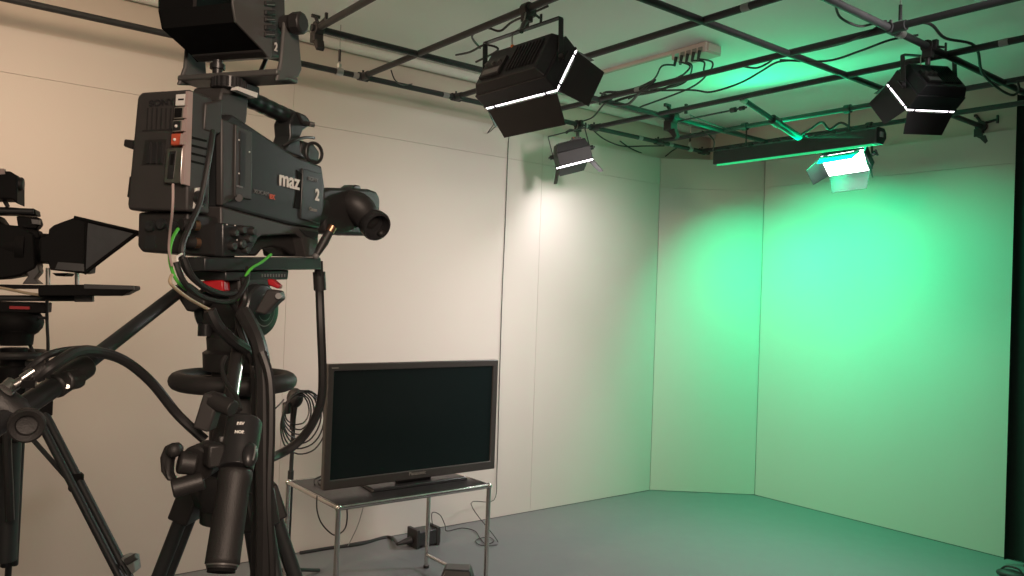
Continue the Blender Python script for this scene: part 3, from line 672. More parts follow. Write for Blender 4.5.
# handle
b = MB(TC); hp = [K(x, y, 1, 0.046) for x, y in ((238, 92), (247, 98), (262, 105), (278, 112.5), (292, 118.5), (301, 122))]
hs = spline(hp, 8); n = len(hs)
b.tube(hs, [0.0150+0.0005*math.sin(i*1.3) for i in range(n)], 14)
b.build('handle', 'blk2', bc)
b = MB(TC); slab(b, [(295, 112), (308, 117), (311, 125), (303, 131), (300, 139), (301, 152), (309, 160), (283, 150), (288, 145), (291, 136), (290, 124)], 0.028, 0.064); b.build('handle_front_post', 'body', bc, 0.003)
b = MB(TC); slab(b, [(298, 111.5), (306, 115), (311, 121), (309, 127), (303, 124)], 0.022, 0.07); b.build('handle_head', 'blk', bc, 0.003)
b = MB(TC); c = K(309, 124, 1, 0.02); b.cyl(c, c+V((0.008, -0.006, 0)), 0.005, n=12); b.build('handle_screw', 'chrome', bc)
b = MB(TC); slab(b, [(302, 140), (314, 144), (320, 152), (319, 163), (300, 158)], 0.03, 0.075); b.build('microphone_holder', 'blk', bc, 0.004)
MB(TC).torus(K(314, 153, 1, 0.025), (0.35, 1, 0), 0.019, 0.0032, 28, 8).build('cable_loop', 'cable', bc)
MB(TC).tube(spline([K(283, 146, 1, .03), K(293, 141, 1, .02), K(305, 137.5, 1, .02), K(314, 138, 1, .025)]), 0.0028, 8).build('microphone_lead', 'cable', bc)
# lens
b = MB(TC); cy = 0.05; lz = K(340, 212, 1, 0.01).z
xf = K(321, 200, 1, 0).x
b.lathe((xf-0.005, cy, lz), (1, 0, 0), [(0, .046), (.02, .046), (.022, .042), (.05, .042), (.052, .038), (.07, .038)], 32); b.build('lens_barrel', 'blk', bc)
b = MB(TC); slab(b, [(323, 190), (330, 187.5), (370, 189), (377, 191.5), (380.5, 198), (380, 222), (374, 236), (326, 233)], 0.012, 0.098, 1.0); lh = b.build('lens_hood', 'blk', bc, 0.006)
b = MB(TC); xe = K(379, 205, 1, 0.012).x; b.bx((xe-0.012, 0.022, lz-0.035), (xe+0.001, 0.088, lz+0.035)); b.build('front_glass', 'lens', lh)
slab(MB(TC), [(352, 188), (356, 184.8), (360, 185.5), (362, 190)], 0.03, 0.06).build('hood_catch', 'blk2', bc, 0.002)
# folded eyepiece beside the lens
c = K(362, 209, 1, -0.008)
R = Matrix.Rotation(math.radians(-28), 3, 'Y')
ep = [K(x, y, 1, v) for x, y, v in ((345, 200, .03), (352, 203, .012), (359, 208, 0.0), (365, 215, -.008), (371, 222, -.014))]
MB(TC).tube(spline(ep, 5), [0.012+0.019*math.sin(math.pi*min(1, i/20*0.62+.16)) for i in range(21)], 22).build('eyepiece', 'blk', bc)
a = K(369, 220, 1, -0.014); e = K(387, 235, 1, -0.075); d = (e-a).normalized()
ec = MB(TC).lathe(a, d, [(0, .020), (.008, .027), (.018, .031), (.032, .032), (.038, .030), (.039, .026), (.018, .021), (.016, .001)], 24).build('eyecup', 'blk2', bc)
c = a+d*0.036+V((0.02, 0.0, -0.012)); MB(TC).ball(c, (0.010, 0.008, 0.008)).build('eyecup_knob', 'rub', ec)
# lever with copper plug under the lens
a = K(316, 256, 1, -0.006); c = K(330, 231, 1, -0.02)
lv = MB(TC).tube([a, a.lerp(c, .3), a.lerp(c, .55), c], [.0055, .0075, .009, .0075], 12).build('lens_lever', 'blk', bc)
d = (c-a).normalized(); MB(TC).cyl(c-d*.002, c+d*0.010, 0.0085, n=14).build('copper_tip', 'gold', lv)
MB(TC).ball(a, 0.0065).build('pivot', 'silver', lv)

# large viewfinder in its yoke on the handle
yv0, yv1 = -0.047, 0.090
vf = MB(TC)
slab(vf, [(264, -55), (284, -60), (286, 20), (283, 58), (268, 57), (262, 50)], yv0, yv1)
vf = vf.build('viewfinder', 'body2', bc, 0.004)
b = MB(TC); q = K(263, 0, 1, yv0); xs = q.x
b.bx((xs-0.002, yv0+0.012, K(263, 47, 1, yv0).z), (xs+0.004, yv1-0.012, K(263, -50, 1, yv0).z)); b.build('viewfinder_screen', 'screen', vf)
hood = [(233, -50), (233, 4), (236, 22), (263, 50), (268, 57), (272, 57), (272, -50)]
b = MB(TC); slab(b, hood, yv0-0.001, yv0+0.003); b.build('hood_side', 'gry', vf, 0.001)
q = KS(hood, yv0); off = V((0, yv1-yv0, 0))
b = MB(TC); b.prism([p+off for p in q], (0, -0.003, 0)); b.build('hood_side', 'deep', vf)
b = MB(TC)
for i, j in ((1, 2), (2, 3), (3, 4)):
    b.mesh([q[i], q[j], q[j]+off, q[i]+off], [(0, 1, 2, 3)])
    up = V((0.001, 0, 0.0025)); b.mesh([q[i]+up, q[j]+up, q[j]+off+up, q[i]+off+up], [(3, 2, 1, 0)])
b.build('hood_floor', 'deep', vf)
b = MB(TC)
for y in (4, 13, 20, 28, 35): slab(b, [(266, y-3.2), (276, y-3), (276, y+2), (266, y+1.6)], yv0-0.005, yv0+0.001)
b.build('viewfinder_buttons', 'blk', vf, 0.001)
b = MB(TC)
for y in (4.2, 19, 34): slab(b, [(267, y), (275, y+.2), (275, y+1), (267, y+.8)], yv0-0.0055, yv0+0.001)
b.build('button_marks', 'silver', vf)
p = K(275.5, 47.5, 1, yv0); text('lettering', '2', 0.0185, side(p.x, p.z, yv0-0.001), 'white', vf, 0.0005, sx=0.85)
ya0, ya1 = -0.075, 0.117
ar = [(285, 20), (298, 18), (302.5, 70), (299, 77), (293, 79.5), (277, 81), (279, 73), (281.5, 62)]
b = MB(TC); slab(b, ar, ya0, ya0+0.007)
qa = KS([(285, 20), (298, 18), (301, 72), (296, 80), (276, 79), (282, 60)], ya0)
b.prism([p+V((0, ya1-ya0, 0)) for p in qa], (0, -0.007, 0))
x0_, x1_ = K(277, 76, 1, ya0).x, K(300, 76, 1, ya0).x; zb_ = K(288, 79.5, 1, ya0).z
b.bx((x0_, ya0, zb_), (x1_-0.004, ya1, zb_+0.010)); b.build('yoke', 'gry', vf, 0.003)
c = K(290, 24, 1, ya0); kb = MB(TC).lathe(c, (0, -1, 0), [(-0.014, .014), (0.004, .014), (.006, .0175), (.022, .0175), (.025, .015)], 10).build('yoke_knob', 'blk', vf, 0.002)
c = K(245, 84, 1, 0.046)
b = MB(TC); zt_ = zb_
zh = K(237, 88.5, 1, 0.005).z; xk = K(238, 88, 1, 0.005).x
b.lathe((xk, 0.022, zh-0.002), (0, 0, 1), [(0, .016), (.001, .026), (0.018, .026), (0.019, .019), (zt_-zh+.003, .019)], 24)
for i in range(22):
    t = 2*math.pi*i/22; b.cyl((xk+.026*math.cos(t), .022+.026*math.sin(t), zh), (xk+.026*math.cos(t), .022+.026*math.sin(t), zh+.015), 0.0024, n=6)
b.build('ribbed_dial', 'blk2', vf)
b = MB(TC); b.bx((xk+0.005, 0.0, zh-0.004), (xk+0.05, 0.065, zt_)); b.build('slide_shoe', 'blk', vf, 0.003)
b = MB(TC); b.cyl((xk, 0.046, zt_+.01), (xk, .046, K(265, 60, 1, yv0).z+.006), 0.008, n=12); b.cyl((xk, .046, zt_+.018), (xk, .046, zt_+.026), 0.012, n=12); b.build('tilt_stem', 'blk2', vf)
MB(TC).tube(spline([K(267, 57, 1, .0), K(263, 66, 1, 0.0), K(260, 74, 1, .0), K(258, 84, 1, 0.01)]), 0.0036, 8).build('viewfinder_lead', 'cable', vf)
pq = KS([(237, 90), (238.5, 86.5), (258, 93), (257, 98)], -0.006); MB(TC).prism(pq, (0, 0.012, 0)).build('white_strip', 'white', bc)

# ------------------------------------------------------------------ tripod below it
tc = TC @ V((0.095, 0.042, 0)); DT = (tc-EYE).dot(CF)
def A(px, py, dd=0.0): return at(px, py, DT+dd)
ax0 = V((tc.x, tc.y, 0))
cx_ = lambda py: ax0 + V((0, 0, A(240, py).z))
tri = thing('camera_tripod', 'black tripod with fluid head and round steering ring under the near numbered camera', 'tripod', frame(ax0, CFW, CL, V((0, 0, 1))))
TT = MW[tri.name]
zpl = K(222, 271, 1, 0).z+CO.z                           # underside of the plate
b = MB(TC); slab(b, [(226, 271.5), (289, 270), (288, 279.5), (226, 281)], 0.004, 0.075); b.build('sliding_plate', 'body', tri, 0.002)
b = MB(TC)
for i in range(9): slab(b, [(262+i*2.8, 274), (263+i*2.8, 274), (263+i*2.8, 277), (262+i*2.8, 277)], 0.0032, 0.006)
b.build('plate_scale', 'silver', tri)
zl = lambda py: A(240, py).z
b = MB()
C = V((CFW.x, CFW.y, 0))
R3 = Matrix((CFW, CL, V((0, 0, 1)))).transposed()
b.box(V((tc.x, tc.y, (zpl+zl(330))/2)), (0.085, 0.075, zpl-zl(330)-0.004), R3)
b.cyl(V((tc.x, tc.y, zl(334))), V((tc.x, tc.y, zl(322))), 0.040, 0.046, n=28)
b.build('fluid_head', 'blk', tri, 0.006)
zd = zl(309)
for s in (-1, 1):
    c = V((tc.x, tc.y, zd))+CL*(s*0.036)
    dk = MB().lathe(c, CL*s, [(0, .044), (.014, .044), (.018, .041), (.020, .030)], 36).build('drag_dial', 'body', tri)
    b = MB()
    for r0, r1 in ((0.026, 0.0275), (0.017, 0.0185)):
        q = c+CL*(s*0.0205); x, y = CFW, V((0, 0, 1)); vs = []; fs = []
        for i in range(21):
            t = math.radians(-150+i*13)
            for r in (r0, r1): vs.append(q+(x*math.cos(t)+y*math.sin(t))*r)
            if i < 20: fs.append((2*i, 2*i+1, 2*i+3, 2*i+2))
        b.mesh(vs, fs)
    b.build('dial_scale', 'silver', dk)
# red levers and side arm
b = MB(); b.prism([A(200, 281, -.09), A(223, 280, -.09), A(224, 292, -.09), A(203, 292, -.09)], CF*0.03); b.build('red_brake', 'red', tri, 0.003)
b = MB(); b.prism([A(267, 279, -.03), A(272, 279, -.03), A(280, 286, -.03), A(278, 289, -.03), A(268, 285, -.03)], CF*0.02); b.build('red_lever', 'red', tri, 0.002)
b = MB(); b.prism([A(254, 312, -.085), A(267, 289, -.085), A(279, 291, -.085), A(281, 299, -.085), A(276, 303, -.085), A(265, 315, -.085)], CF*0.03); b.build('pan_bar_bracket', 'body2', tri, 0.003)
MB().cyl(A(278.5, 296, -.09), A(278.5, 296, -.084), 0.005, n=12).build('bracket_screw', 'silver', tri)
b = MB(); b.prism([A(171, 287, -.07), A(181, 282, -.07), A(205, 300, -.07), A(205, 305, -.07), A(192, 312, -.07), A(186, 311, -.07)], CF*0.035); b.build('pan_bar_rosette', 'blk', tri, 0.003)
# bowl, column, steering ring
b = MB(); c0 = V((tc.x, tc.y, 0))
def Zc(py): return c0+V((0, 0, zl(py)))
b.lathe(Zc(520), (0, 0, 1), [(0, .046), (zl(470)-zl(520), .046), (zl(466)-zl(520), .036), (zl(372)-zl(520), .036), (zl(370)-zl(520), .050), (zl(353)-zl(520), .052), (zl(350)-zl(520), .045), (zl(338)-zl(520), .047), (zl(332)-zl(520), .040)], 32)
b.build('column', 'blk', tri)
b = MB(); q = A(205, 336, -.03); b.cyl(q, q+V((0, 0, 0.02)), 0.012, n=12); b.build('bowl_lock', 'blk2', tri)
rc = Zc(380.5)
ringm = MB().torus(rc, (0, 0, 1), 0.0885, 0.0150, 48, 14).build('steering_ring', 'rub', tri)
b = MB()
for i in range(3):
    t = 2*math.pi*i/3+0.5; d = V((math.cos(t), math.sin(t), 0)); b.tube([rc+d*0.03, rc+d*0.085], 0.008, 10)
b.build('spoke', 'blk2', ringm)
MB().bx(Zc(420)+V((-0.022, -0.05, 0)), Zc(396)+V((0.022, -0.04, 0))).build('column_clip', 'gry', tri, 0.003)
# legs
zc_ = zl(492)
cr = MB().lathe(Zc(505), (0, 0, 1), [(0, .060), (.03, .072), (.06, .066), (.075, .045)], 6).build('leg_crown', 'blk', tri, 0.004)
e1 = V((CR.x, CR.y, 0)).normalized(); f1 = V((CF.x, CF.y, 0)).normalized()
LEGS = []
for k, dv in enumerate((-e1*0.97+f1*0.10, e1*0.86+f1*0.45, f1*-0.2+e1*0.35)):
    dv = dv.normalized(); tp_ = Zc(497)+dv*0.062; ft = c0+dv*(0.50 if k < 2 else 0.42)
    ft.z = 0.02; sv = V((-dv.y, dv.x, 0))
    LEGS.append((tp_, ft))
    mid = tp_.lerp(ft, 0.52)
    lg = MB().tube([tp_+sv*0.017, mid+sv*0.017], 0.0115, 12).tube([tp_-sv*0.017, mid-sv*0.017], 0.0115, 12).build('leg', 'pipe', tri)
    MB().tube([tp_.lerp(ft, 0.30), ft], 0.010, 12).build('lower_leg', 'pipe', lg)
    R_ = Matrix((sv, dv.cross(V((0, 0, 1))).cross(sv).normalized() if False else (ft-tp_).normalized().cross(sv), (ft-tp_).normalized())).transposed()
    MB().box(tp_-(ft-tp_).normalized()*-0.012, (0.062, 0.036, 0.062), R_).build('leg_bracket', 'blk', lg, 0.004)
    MB().box(mid, (0.060, 0.034, 0.06), R_).build('leg_lock', 'blk', lg, 0.004)
    MB().lathe(V((ft.x, ft.y, 0)), (0, 0, 1), [(0, .026), (.012, .026), (.03, .014)], 16).build('foot', 'rub', lg)
b = MB()
for tp_, ft in LEGS: b.tube([tp_.lerp(ft, 0.55), c0+V((0, 0, 0.38))], 0.006, 8)
b.cyl(c0+V((0, 0, .36)), c0+V((0, 0, .40)), 0.02, n=12); b.build('mid_spreader', 'pipe', tri)
# pan bars
p0 = at(181, 290, DT-0.10); p1 = at(70, 376, 0.98); p2 = at(-34, 445, 0.83)
pbL = MB().tube([p0, p1], 0.0098, 16).build('pan_bar', 'pipe', tri)
MB().tube([p1.lerp(p0, 0.0), p2], 0.0125, 18).build('outer_tube', 'blk2', pbL)
b = MB(); d = (p2-p1).normalized(); b.cyl(p1-d*0.03, p1+d*0.03, 0.0155, n=18)
q = at(73, 383, 0.955); b.prism([at(56, 374, .955), at(68, 370, .955), at(74, 379, .955), at(73, 388, .955), at(66, 392, .955), at(58, 390, .955)], CF*0.03)
b.build('tube_clamp', 'blk', pbL, 0.003)
MB().cyl(at(67.5, 386.5, 0.953), at(67.5, 386.5, 0.96), 0.0026, n=10).build('clamp_screw', 'steel', pbL)
# right pan bar
r0 = at(244, 318, DT-0.07); r1 = at(219, 470, 1.06)
pbR = MB().tube([r0, r1], 0.0105, 16).build('pan_bar', 'steel', tri)
b = MB(); d = (r1-r0).normalized(); sx_ = d.cross(CF).normalized()
b.tube([r0-CF*0.006-d*0.01, r1-CF*0.006], 0.0092, 12); b.build('rubber_cover', 'rub', pbR)
b = MB(); b.cyl(r0.lerp(r1, .66), r0.lerp(r1, 1.0), 0.0165, n=18); b.build('tube_sleeve', 'blk', pbR)

# zoom control with its ribbed grip
g0 = at(245, 421, 1.03); g1 = at(236, 470, 0.985); g2 = at(221.5, 569, 0.935)
zc = thing('zoom_control', 'black zoom control with ribbed grip on the right pan bar', 'zoom control', g1)
d = (g1-g0).normalized(); n1 = (-CF-d*(-CF).dot(d)).normalized()
b = MB(); b.lathe(g0, d, [(0, .0195), (.004, .0225), ((g1-g0).length*.62, .0222), ((g1-g0).length*.66, .0215), ((g1-g0).length, .0205)], 32); b.build('head', 'blk2', zc, 0.001)
gd = (g2-g1).normalized(); L_ = (g2-g1).length
b = MB(); x, y = perp(gd); prof = []
rr = []
for i, t in enumerate([0, .004, .012, .02, L_*.5, L_*.9, L_*.955, L_*.96, L_]):
    r = [.0190, .0205, .0205, .0190, .0193, .0197, .0197, .0178, .0172][i]
    rr.append([g1+gd*t+(x*math.cos(q)+y*math.sin(q))*(r*(1 if (j % 2 or i in (0, 1, 2, 7, 8)) else 0.972)) for j, q in enumerate([2*math.pi*k/96 for k in range(96)])])
b.ring(rr); b.build('ribbed_grip', 'rub', zc, ang=80)
MB().cyl(g1+gd*(L_*.952), g1+gd*(L_*.975), 0.0184, n=32).build('end_ring', 'gry', zc)
MB().cyl(g1+gd*(L_-.001), g1+gd*(L_+.004), 0.016, n=32).build('end_cap', 'deep', zc)
xr = CR-d*CR.dot(d); xr.normalize()
def onhead(px, py, lift=0.0):
    """point of the control head's curved front under a sight line"""
    o = EYE; r = ray(px, py).normalized(); w_ = o-g0; a_ = r-d*r.dot(d); b_ = w_-d*w_.dot(d)
    A_ = a_.dot(a_); B_ = 2*a_.dot(b_); C_ = b_.dot(b_)-(0.0223+lift)**2; D_ = B_*B_-4*A_*C_
    t = (-B_-math.sqrt(max(D_, 0)))/(2*A_); p = o+r*t; n = (p-g0)-d*(p-g0).dot(d); return p, n.normalized()
for s_, px, py in (('REV', 240.5, 423.5), ('NOR', 239.5, 432)):
    p, n = onhead(px, py, 0.0002); yv = -d; xv = yv.cross(n)
    text('lettering', s_, 0.0052, frame(p, xv, yv, n), 'white', zc, 0.0003, 0.0004)
p, n = onhead(222, 439, 0); b = MB(); b.box(p, (0.006, 0.006, 0.006)); b.build('switch', 'silver', zc, 0.001)
p, n = onhead(250, 455, 0.0); xv = (-d).cross(n)
rk = MB().ball(p, (0.0105, 0.0165, 0.008), 18, 12, Matrix((xv, -d, n)).transposed()).build('thumb_rocker', 'blk2', zc)
MB().tube(spline([p+n*0.0073-d*0.010, p+n*0.0085, p+n*0.0073+d*0.010]), 0.0012, 6).build('rocker_line', 'silver', rk)
p, n = onhead(214, 455, 0); b = MB(); b.box(p, (0.02, 0.022, 0.028)); b.build('clamp_block', 'blk', zc, 0.003)
# clamp with wing knobs to its left
cl = thing('pan_bar_clamp', 'black clamp with round wing knobs left of the zoom control', 'clamp', at(190, 468, 0.9))
b = MB(); a = at(212, 455, 1.03); c = at(196, 464, 1.0); e = at(178, 462, 0.99)
b.cyl(a, c, 0.021, 0.023, n=24); b.cyl(c, e, 0.014, n=18); b.build('clamp_body', 'blk', cl, 0.003)
b = MB(); c = at(170, 463, 0.985); b.prism([at(164, 446, .985), at(174, 444, .985), at(179, 449, .985), at(178, 456, .985), at(170, 460, .985), at(169, 476, .985), at(173, 481, .985), at(167, 482, .985), at(160, 472, .985), at(159, 458, .985)], CF*0.018); b.build('wing_knob', 'rub', cl, 0.005)
b = MB(); b.cyl(at(172, 489, .985), at(204, 480, 1.0), 0.0115, n=18); b.build('locking_lever', 'blk', cl, 0.002)
b = MB(); b.ball(at(174, 450, .98), 0.009); b.build('knob_tip', 'rub', cl)
# small box on the pan bar
sb = thing('remote_box', 'small brown black box strapped to the pan bar below the ring', 'box', at(205, 414, 1.03))
b = MB(); b.prism([at(203, 393, 1.02), at(219, 397, 1.02), at(208, 433, 1.02), at(192, 428, 1.02)], CF*0.03); b.build('case', 'body2', sb, 0.003)
b = MB(); b.cyl(at(212, 400, 1.03), at(233, 409, 1.02), 0.011, n=16); b.build('connector', 'blk', sb, 0.001)

# focus control at the low end of the left pan bar
fc = thing('focus_control', 'round black focus control at the end of the left pan bar', 'focus control', at(26, 423, 0.87))
a = at(12, 414, 0.90); c = at(27, 424, 0.86); d = (c-a).normalized()
b = MB(); b.lathe(c, V(-CF)*0.8-CL*0.0+CR*0.45, [(-.03, .014), (-.004, .015), (0, .0180), (.014, .0180), (.016, .016), (.013, .011), (.004, .010), (.003, .001)], 32); b.build('focus_wheel', 'rub', fc)
b = MB(); b.tube([at(-12, 398, .89), at(14, 414, .895), at(24, 421, .90)], [.021, .020, .014], 20); b.build('housing', 'blk', fc, 0.003)
# focus cable with chrome plugs
fcab = thing('focus_cable', 'pair of thick black cables with chrome plugs curving up to the tripod', 'cable', at(60, 365, 0.9))
pts = [at(36, 378, .885), at(52, 366, .89), at(76, 352, .93), at(98, 352, .98), at(125, 361, 1.02), at(152, 383, 1.06), at(178, 415, 1.09), at(205, 440, 1.10)]
MB().tube(spline(pts), 0.0066, 10).build('cable_sheath', 'cable', fcab)
pts = [at(26, 372, .885), at(44, 357, .89), at(62, 351, .92), at(84, 349, .96), at(104, 353, .99)]
MB().tube(spline(pts), 0.0042, 10).build('thin_lead', 'cable', fcab)
for a, c, r in (((6, 390), (14, 383), .0085), ((15, 385), (33, 375), .0055), ((22, 379), (34, 371), .0050)):
    MB().cyl(at(*a, .872), at(*c, .88), r, n=18).build('chrome_plug', 'chrome', fcab)
MB().cyl(at(30, 377, .882), at(48, 367, .888), .0078, n=14).build('strain_relief', 'rub', fcab)
MB().box(at(28, 384, .87), (0.012, 0.012, 0.008)).box(at(47, 376, .885), (0.006, 0.006, 0.006)).build('cable_tie', 'deep', fcab)

# ------------------------------------------------------------------ cables on and below the camera
def KC(*p): return [TC @ K(x, y, 1, v) for x, y, v in p]
cable('black cable from the accessory box down the back of the camera to the tripod head', KC((213, 131, -.012), (210, 152, -.02), (205, 180, -.022), (199, 205, -.024), (188, 230, -.03), (182, 248, -.035), (186, 270, -.035), (205, 288, -.03), (228, 300, -.03), (243, 318, -.03)), 0.0044)
cable('thin purple grey cable hanging from the key holder on the camera back', KC((173, 184, -.075), (173, 200, -.08), (172, 215, -.075), (170, 232, -.06), (169, 250, -.05), (172, 266, -.05)), 0.0018, 'mauve')
cable('green cable with black ties at the lower back of the near numbered camera', KC((178, 229, -.03), (172, 240, -.04), (169.5, 255, -.045), (172, 270, -.045), (178, 282, -.045), (186, 289, -.04)), 0.0024, 'green')
cable('bright green cable rising to the camera plate beside the drag dial', KC((237, 300, -.03), (243, 288, -.03), (246, 276, -.03), (252, 268, -.03), (262, 262, -.02), (271, 254.5, -.012)), 0.0024, 'green')
cable('white cable end beside the tied cables under the camera back', KC((182, 254, -.04), (177, 258, -.045), (180, 268, -.05), (184, 275, -.045)), 0.0018, 'white')
cable('tan cable looping below the camera back', KC((172, 275, -.06), (170, 281, -.065), (174, 287, -.065), (188, 298, -.06), (202, 306, -.05), (212, 311, -.045)), 0.0026, 'tan')
cable('black cable loop sweeping under the camera back, outermost', KC((176, 262, -.05), (184, 282, -.055), (200, 296, -.05), (222, 302, -.045), (236, 298, -.04), (246, 282, -.035), (248, 268, -.02)), 0.0042)
cable('black cable loop sweeping under the camera back, inner', KC((184, 258, -.04), (192, 276, -.045), (206, 288, -.045), (224, 294, -.04), (236, 292, -.035)), 0.0046)
cable('black cable hanging from the plate past the drag dial', KC((243, 277, -.03), (245, 300, -.03), (238, 318, -.04), (246, 345, -.06), (258, 375, -.07), (263, 410, -.06)), 0.0050)
cable('thick black cable crossing the tripod head toward the sleeve', KC((210, 310, -.06), (218, 326, -.065), (232, 340, -.065), (246, 350, -.06), (256, 368, -.05), (262, 392, -.04)), 0.0085)
cable('thin black cable hooking past the right pan bar', [at(226, 356, 1.13), at(222, 366, 1.12), at(226, 382, 1.1), at(236, 396, 1.08), at(240, 410, 1.06)], 0.0034)
cable('thick black cable sleeve hanging down in front of the tripod column', [at(243, 312, 1.21), at(257, 340, 1.19), at(263, 372, 1.18), at(264, 420, 1.17), at(264, 480, 1.16), at(264, 540, 1.16), at(262, 640, 1.17), at(258, 800, 1.2)], 0.0118, 'cable', name='cable_sleeve')
cable('second black cable hanging behind the thick sleeve', [at(246, 330, 1.24), at(254, 356, 1.23), at(256, 400, 1.22), at(257, 470, 1.21), at(256, 560, 1.21), at(252, 700, 1.22)], 0.008)
cable('black cable tied to the thick sleeve on its right side', [at(262, 352, 1.17), at(270, 380, 1.165), at(271, 430, 1.16), at(269, 500, 1.155), at(272, 570, 1.16), at(274, 700, 1.17)], 0.0065)
hx = [TC @ K(319, 270, 1, .01)]
cable('black hose looping from the camera plate down and back to the tripod', [TC @ K(318.5, 262, 1, .012), at(319.5, 290, 1.55), at(321, 330, 1.55), at(322.5, 372, 1.56), at(321, 400, 1.57), at(312, 424, 1.58), at(297, 443, 1.58), at(278, 455, 1.55), at(262, 461, 1.45)], 0.0088)
b = MB(); b.tube([at(319, 272, 1.545), at(320, 290, 1.55)], 0.012, 12)
tag(b.build('hose_sleeve', 'rub'), 'short rubber sleeve round the top of the black hose', 'sleeve')
# ------------------------------------------------------------------ second camera at the left edge, with its prompter
D2 = 2.35
def Q(px, py, dd=0.0): return at(px, py, D2+dd)
f2 = (CR*0.93+CF*0.36); f2 = V((f2.x, f2.y, 0)).normalized()             # where this camera looks
l2 = V((-f2.y, f2.x, 0)); o2 = Q(20, 290)
T2 = frame(o2, f2, l2, V((0, 0, 1))); T2I = T2.inverted()
def K2(px, py, v):
    c = T2I @ EYE; d = T2I.to_3x3() @ ray(px, py); t = (v-c.y)/d.y; return c+d*t
def sl2(pts, y0, y1, sh=1.0, b=None): return (b or MB(T2)).prism([K2(x, z, y0) for x, z in pts], (0, y1-y0, 0), sh)
c2 = thing('prompter_camera', 'second dark camera with a prompter hood at the left edge', 'video camera', T2)
sl2([(-60, 216), (-5, 214), (2, 224), (20, 226), (34, 234), (36, 268), (20, 276), (2, 279), (-60, 282)], -0.05, 0.07).build('camera_body', 'blk_shaded', c2, 0.006)
b = MB(T2); c = K2(30, 248, 0.01); b.lathe(c-V((.08, 0, 0)), (1, 0, 0), [(0, .06), (.05, .062), (.052, .068), (.075, .068), (.078, .055), (.10, .055), (.11, .045), (.14, .045), (.142, .038)], 28); b.build('lens_barrel', 'blk_shaded', c2)
b = MB(T2)
sl2([(16, 216), (38, 217), (40, 224), (36, 229), (18, 228)], -0.03, 0.03, b=b); sl2([(20, 228), (38, 230), (40, 238), (22, 240)], -0.04, 0.03, b=b); b.build('focus_unit', 'blk_shaded', c2, 0.004)
sl2([(31, 219), (39, 220), (39, 224.5), (32, 224)], -0.045, -0.02).build('silver_catch', 'silver', c2, 0.001)
b = MB(T2); sl2([(24, 266), (38, 265), (40, 272), (34, 279), (40, 284), (22, 284), (28, 276)], -0.045, 0.02, b=b); b.build('rod_clamp', 'gry', c2, 0.003)
for y in (-0.03, 0.05):
    MB(T2).cyl(K2(-40, 210, y), K2(34, 211.5, y), 0.009, n=12).build('top_rail', 'pipe', c2)
sl2([(-40, 206), (8, 207), (35, 209), (36, 215), (10, 214), (-40, 213)], -0.03, 0.05).build('top_plate', 'blk_shaded', c2, 0.003)
# its small monitor on top
vf2 = sl2([(-30, 172), (10, 171), (17, 176), (17, 204), (12, 199), (-30, 198)], -0.05, 0.06).build('small_monitor', 'blk_shaded', c2, 0.004)
MB(T2).lathe(K2(19, 184, -0.02), (1, 0, 0), [(-.02, .02), (.008, .02), (.012, .016)], 18).build('monitor_knob', 'rub', vf2)
sl2([(-10, 168.5), (4, 168.5), (5, 174), (-10, 175)], -0.052, -0.03).build('monitor_label', 'mauve', vf2)
MB(T2).tube([K2(3, 198, 0), K2(8, 207, 0)], 0.006, 8).build('monitor_arm', 'pipe', vf2)
# prompter
ho = MB(T2)
sl2([(40, 238), (48, 236), (49, 229), (54, 225), (73, 218), (88, 219.5), (84, 272), (77, 273), (50, 270), (48, 262), (40, 262)], -0.16, 0.10, b=ho)
ho.build('prompter_hood', 'blk_shaded', c2, 0.003)
sl2([(58, 262), (84, 264), (84, 271.5), (55, 269)], -0.163, -0.15).build('hood_flap', 'body', c2)
q = [K2(86, 222, -0.155), K2(134, 233, -0.155), K2(85, 272, -0.155)]
MB(T2).prism(q, (0, 0.004, 0)).build('prompter_glass', 'glass', c2)
b = MB(T2); r_ = 0.0055
for a, c in (((74, 217.5), (138, 232.5)), ((138, 232.5), (84, 273.5)), ((84, 273.5), (86, 221))):
    for y in (-0.158, 0.09): b.tube([K2(*a, y), K2(*c, y)], r_ if a[0] != 84 else 0.004, 8)
e0, e1_ = K2(138, 232.5, -.158), K2(138, 232.5, .09)
b.tube([e0, K2(138, 232.5, -.158)+V((0, .248, 0))], r_, 8)
b.build('glass_frame', 'blk_shaded', c2)
q = [K2(74, 216.5, -0.16), K2(138, 231, -0.16)]
b = MB(T2); b.prism([q[0], q[1], q[1]+V((0, .25, 0)), q[0]+V((0, .25, 0))], (0, 0, -0.006)); b.build('hood_top', 'blk_shaded', c2)
mon = sl2([(38, 285), (84, 284.5), (133.5, 286), (134, 290), (122, 296), (38, 296)], -0.16, 0.10).build('prompter_monitor', 'blk_shaded', c2, 0.003)
sl2([(84, 284), (134, 285.6), (134, 289.6), (84, 288.5)], -0.163, -0.15).build('monitor_edge', 'body', mon)
sl2([(-30, 284), (40, 285), (40, 289), (-30, 289)], -0.06, 0.06).build('base_plate', 'blk_shaded', c2, 0.002)
b = MB(T2)
for x in (48, 77): b.cyl(K2(x, 268, -0.10), K2(x, 286, -0.10), 0.006, n=10)
b.build('support_rod', 'steel', c2)
sl2([(52, 273), (68, 273), (65, 276), (56, 276)], -0.1, 0.04).build('hood_latch', 'blk_shaded', c2)
for y in (-0.04, 0.05):
    MB(T2).cyl(K2(-30, 298, y), K2(94, 298.5, y), 0.0085, n=12).build('rail', 'pipe', c2)
sl2([(74, 295), (92, 295), (93, 302), (74, 302)], -0.075, -0.035).build('rail_clamp', 'gry', c2, 0.003)
MB(T2).tube(spline([K2(-5, 287, -.07), K2(12, 290, -.08), K2(26, 293, -.08), K2(40, 295, -.07)]), 0.004, 8).build('tan_lead', 'tan', c2)
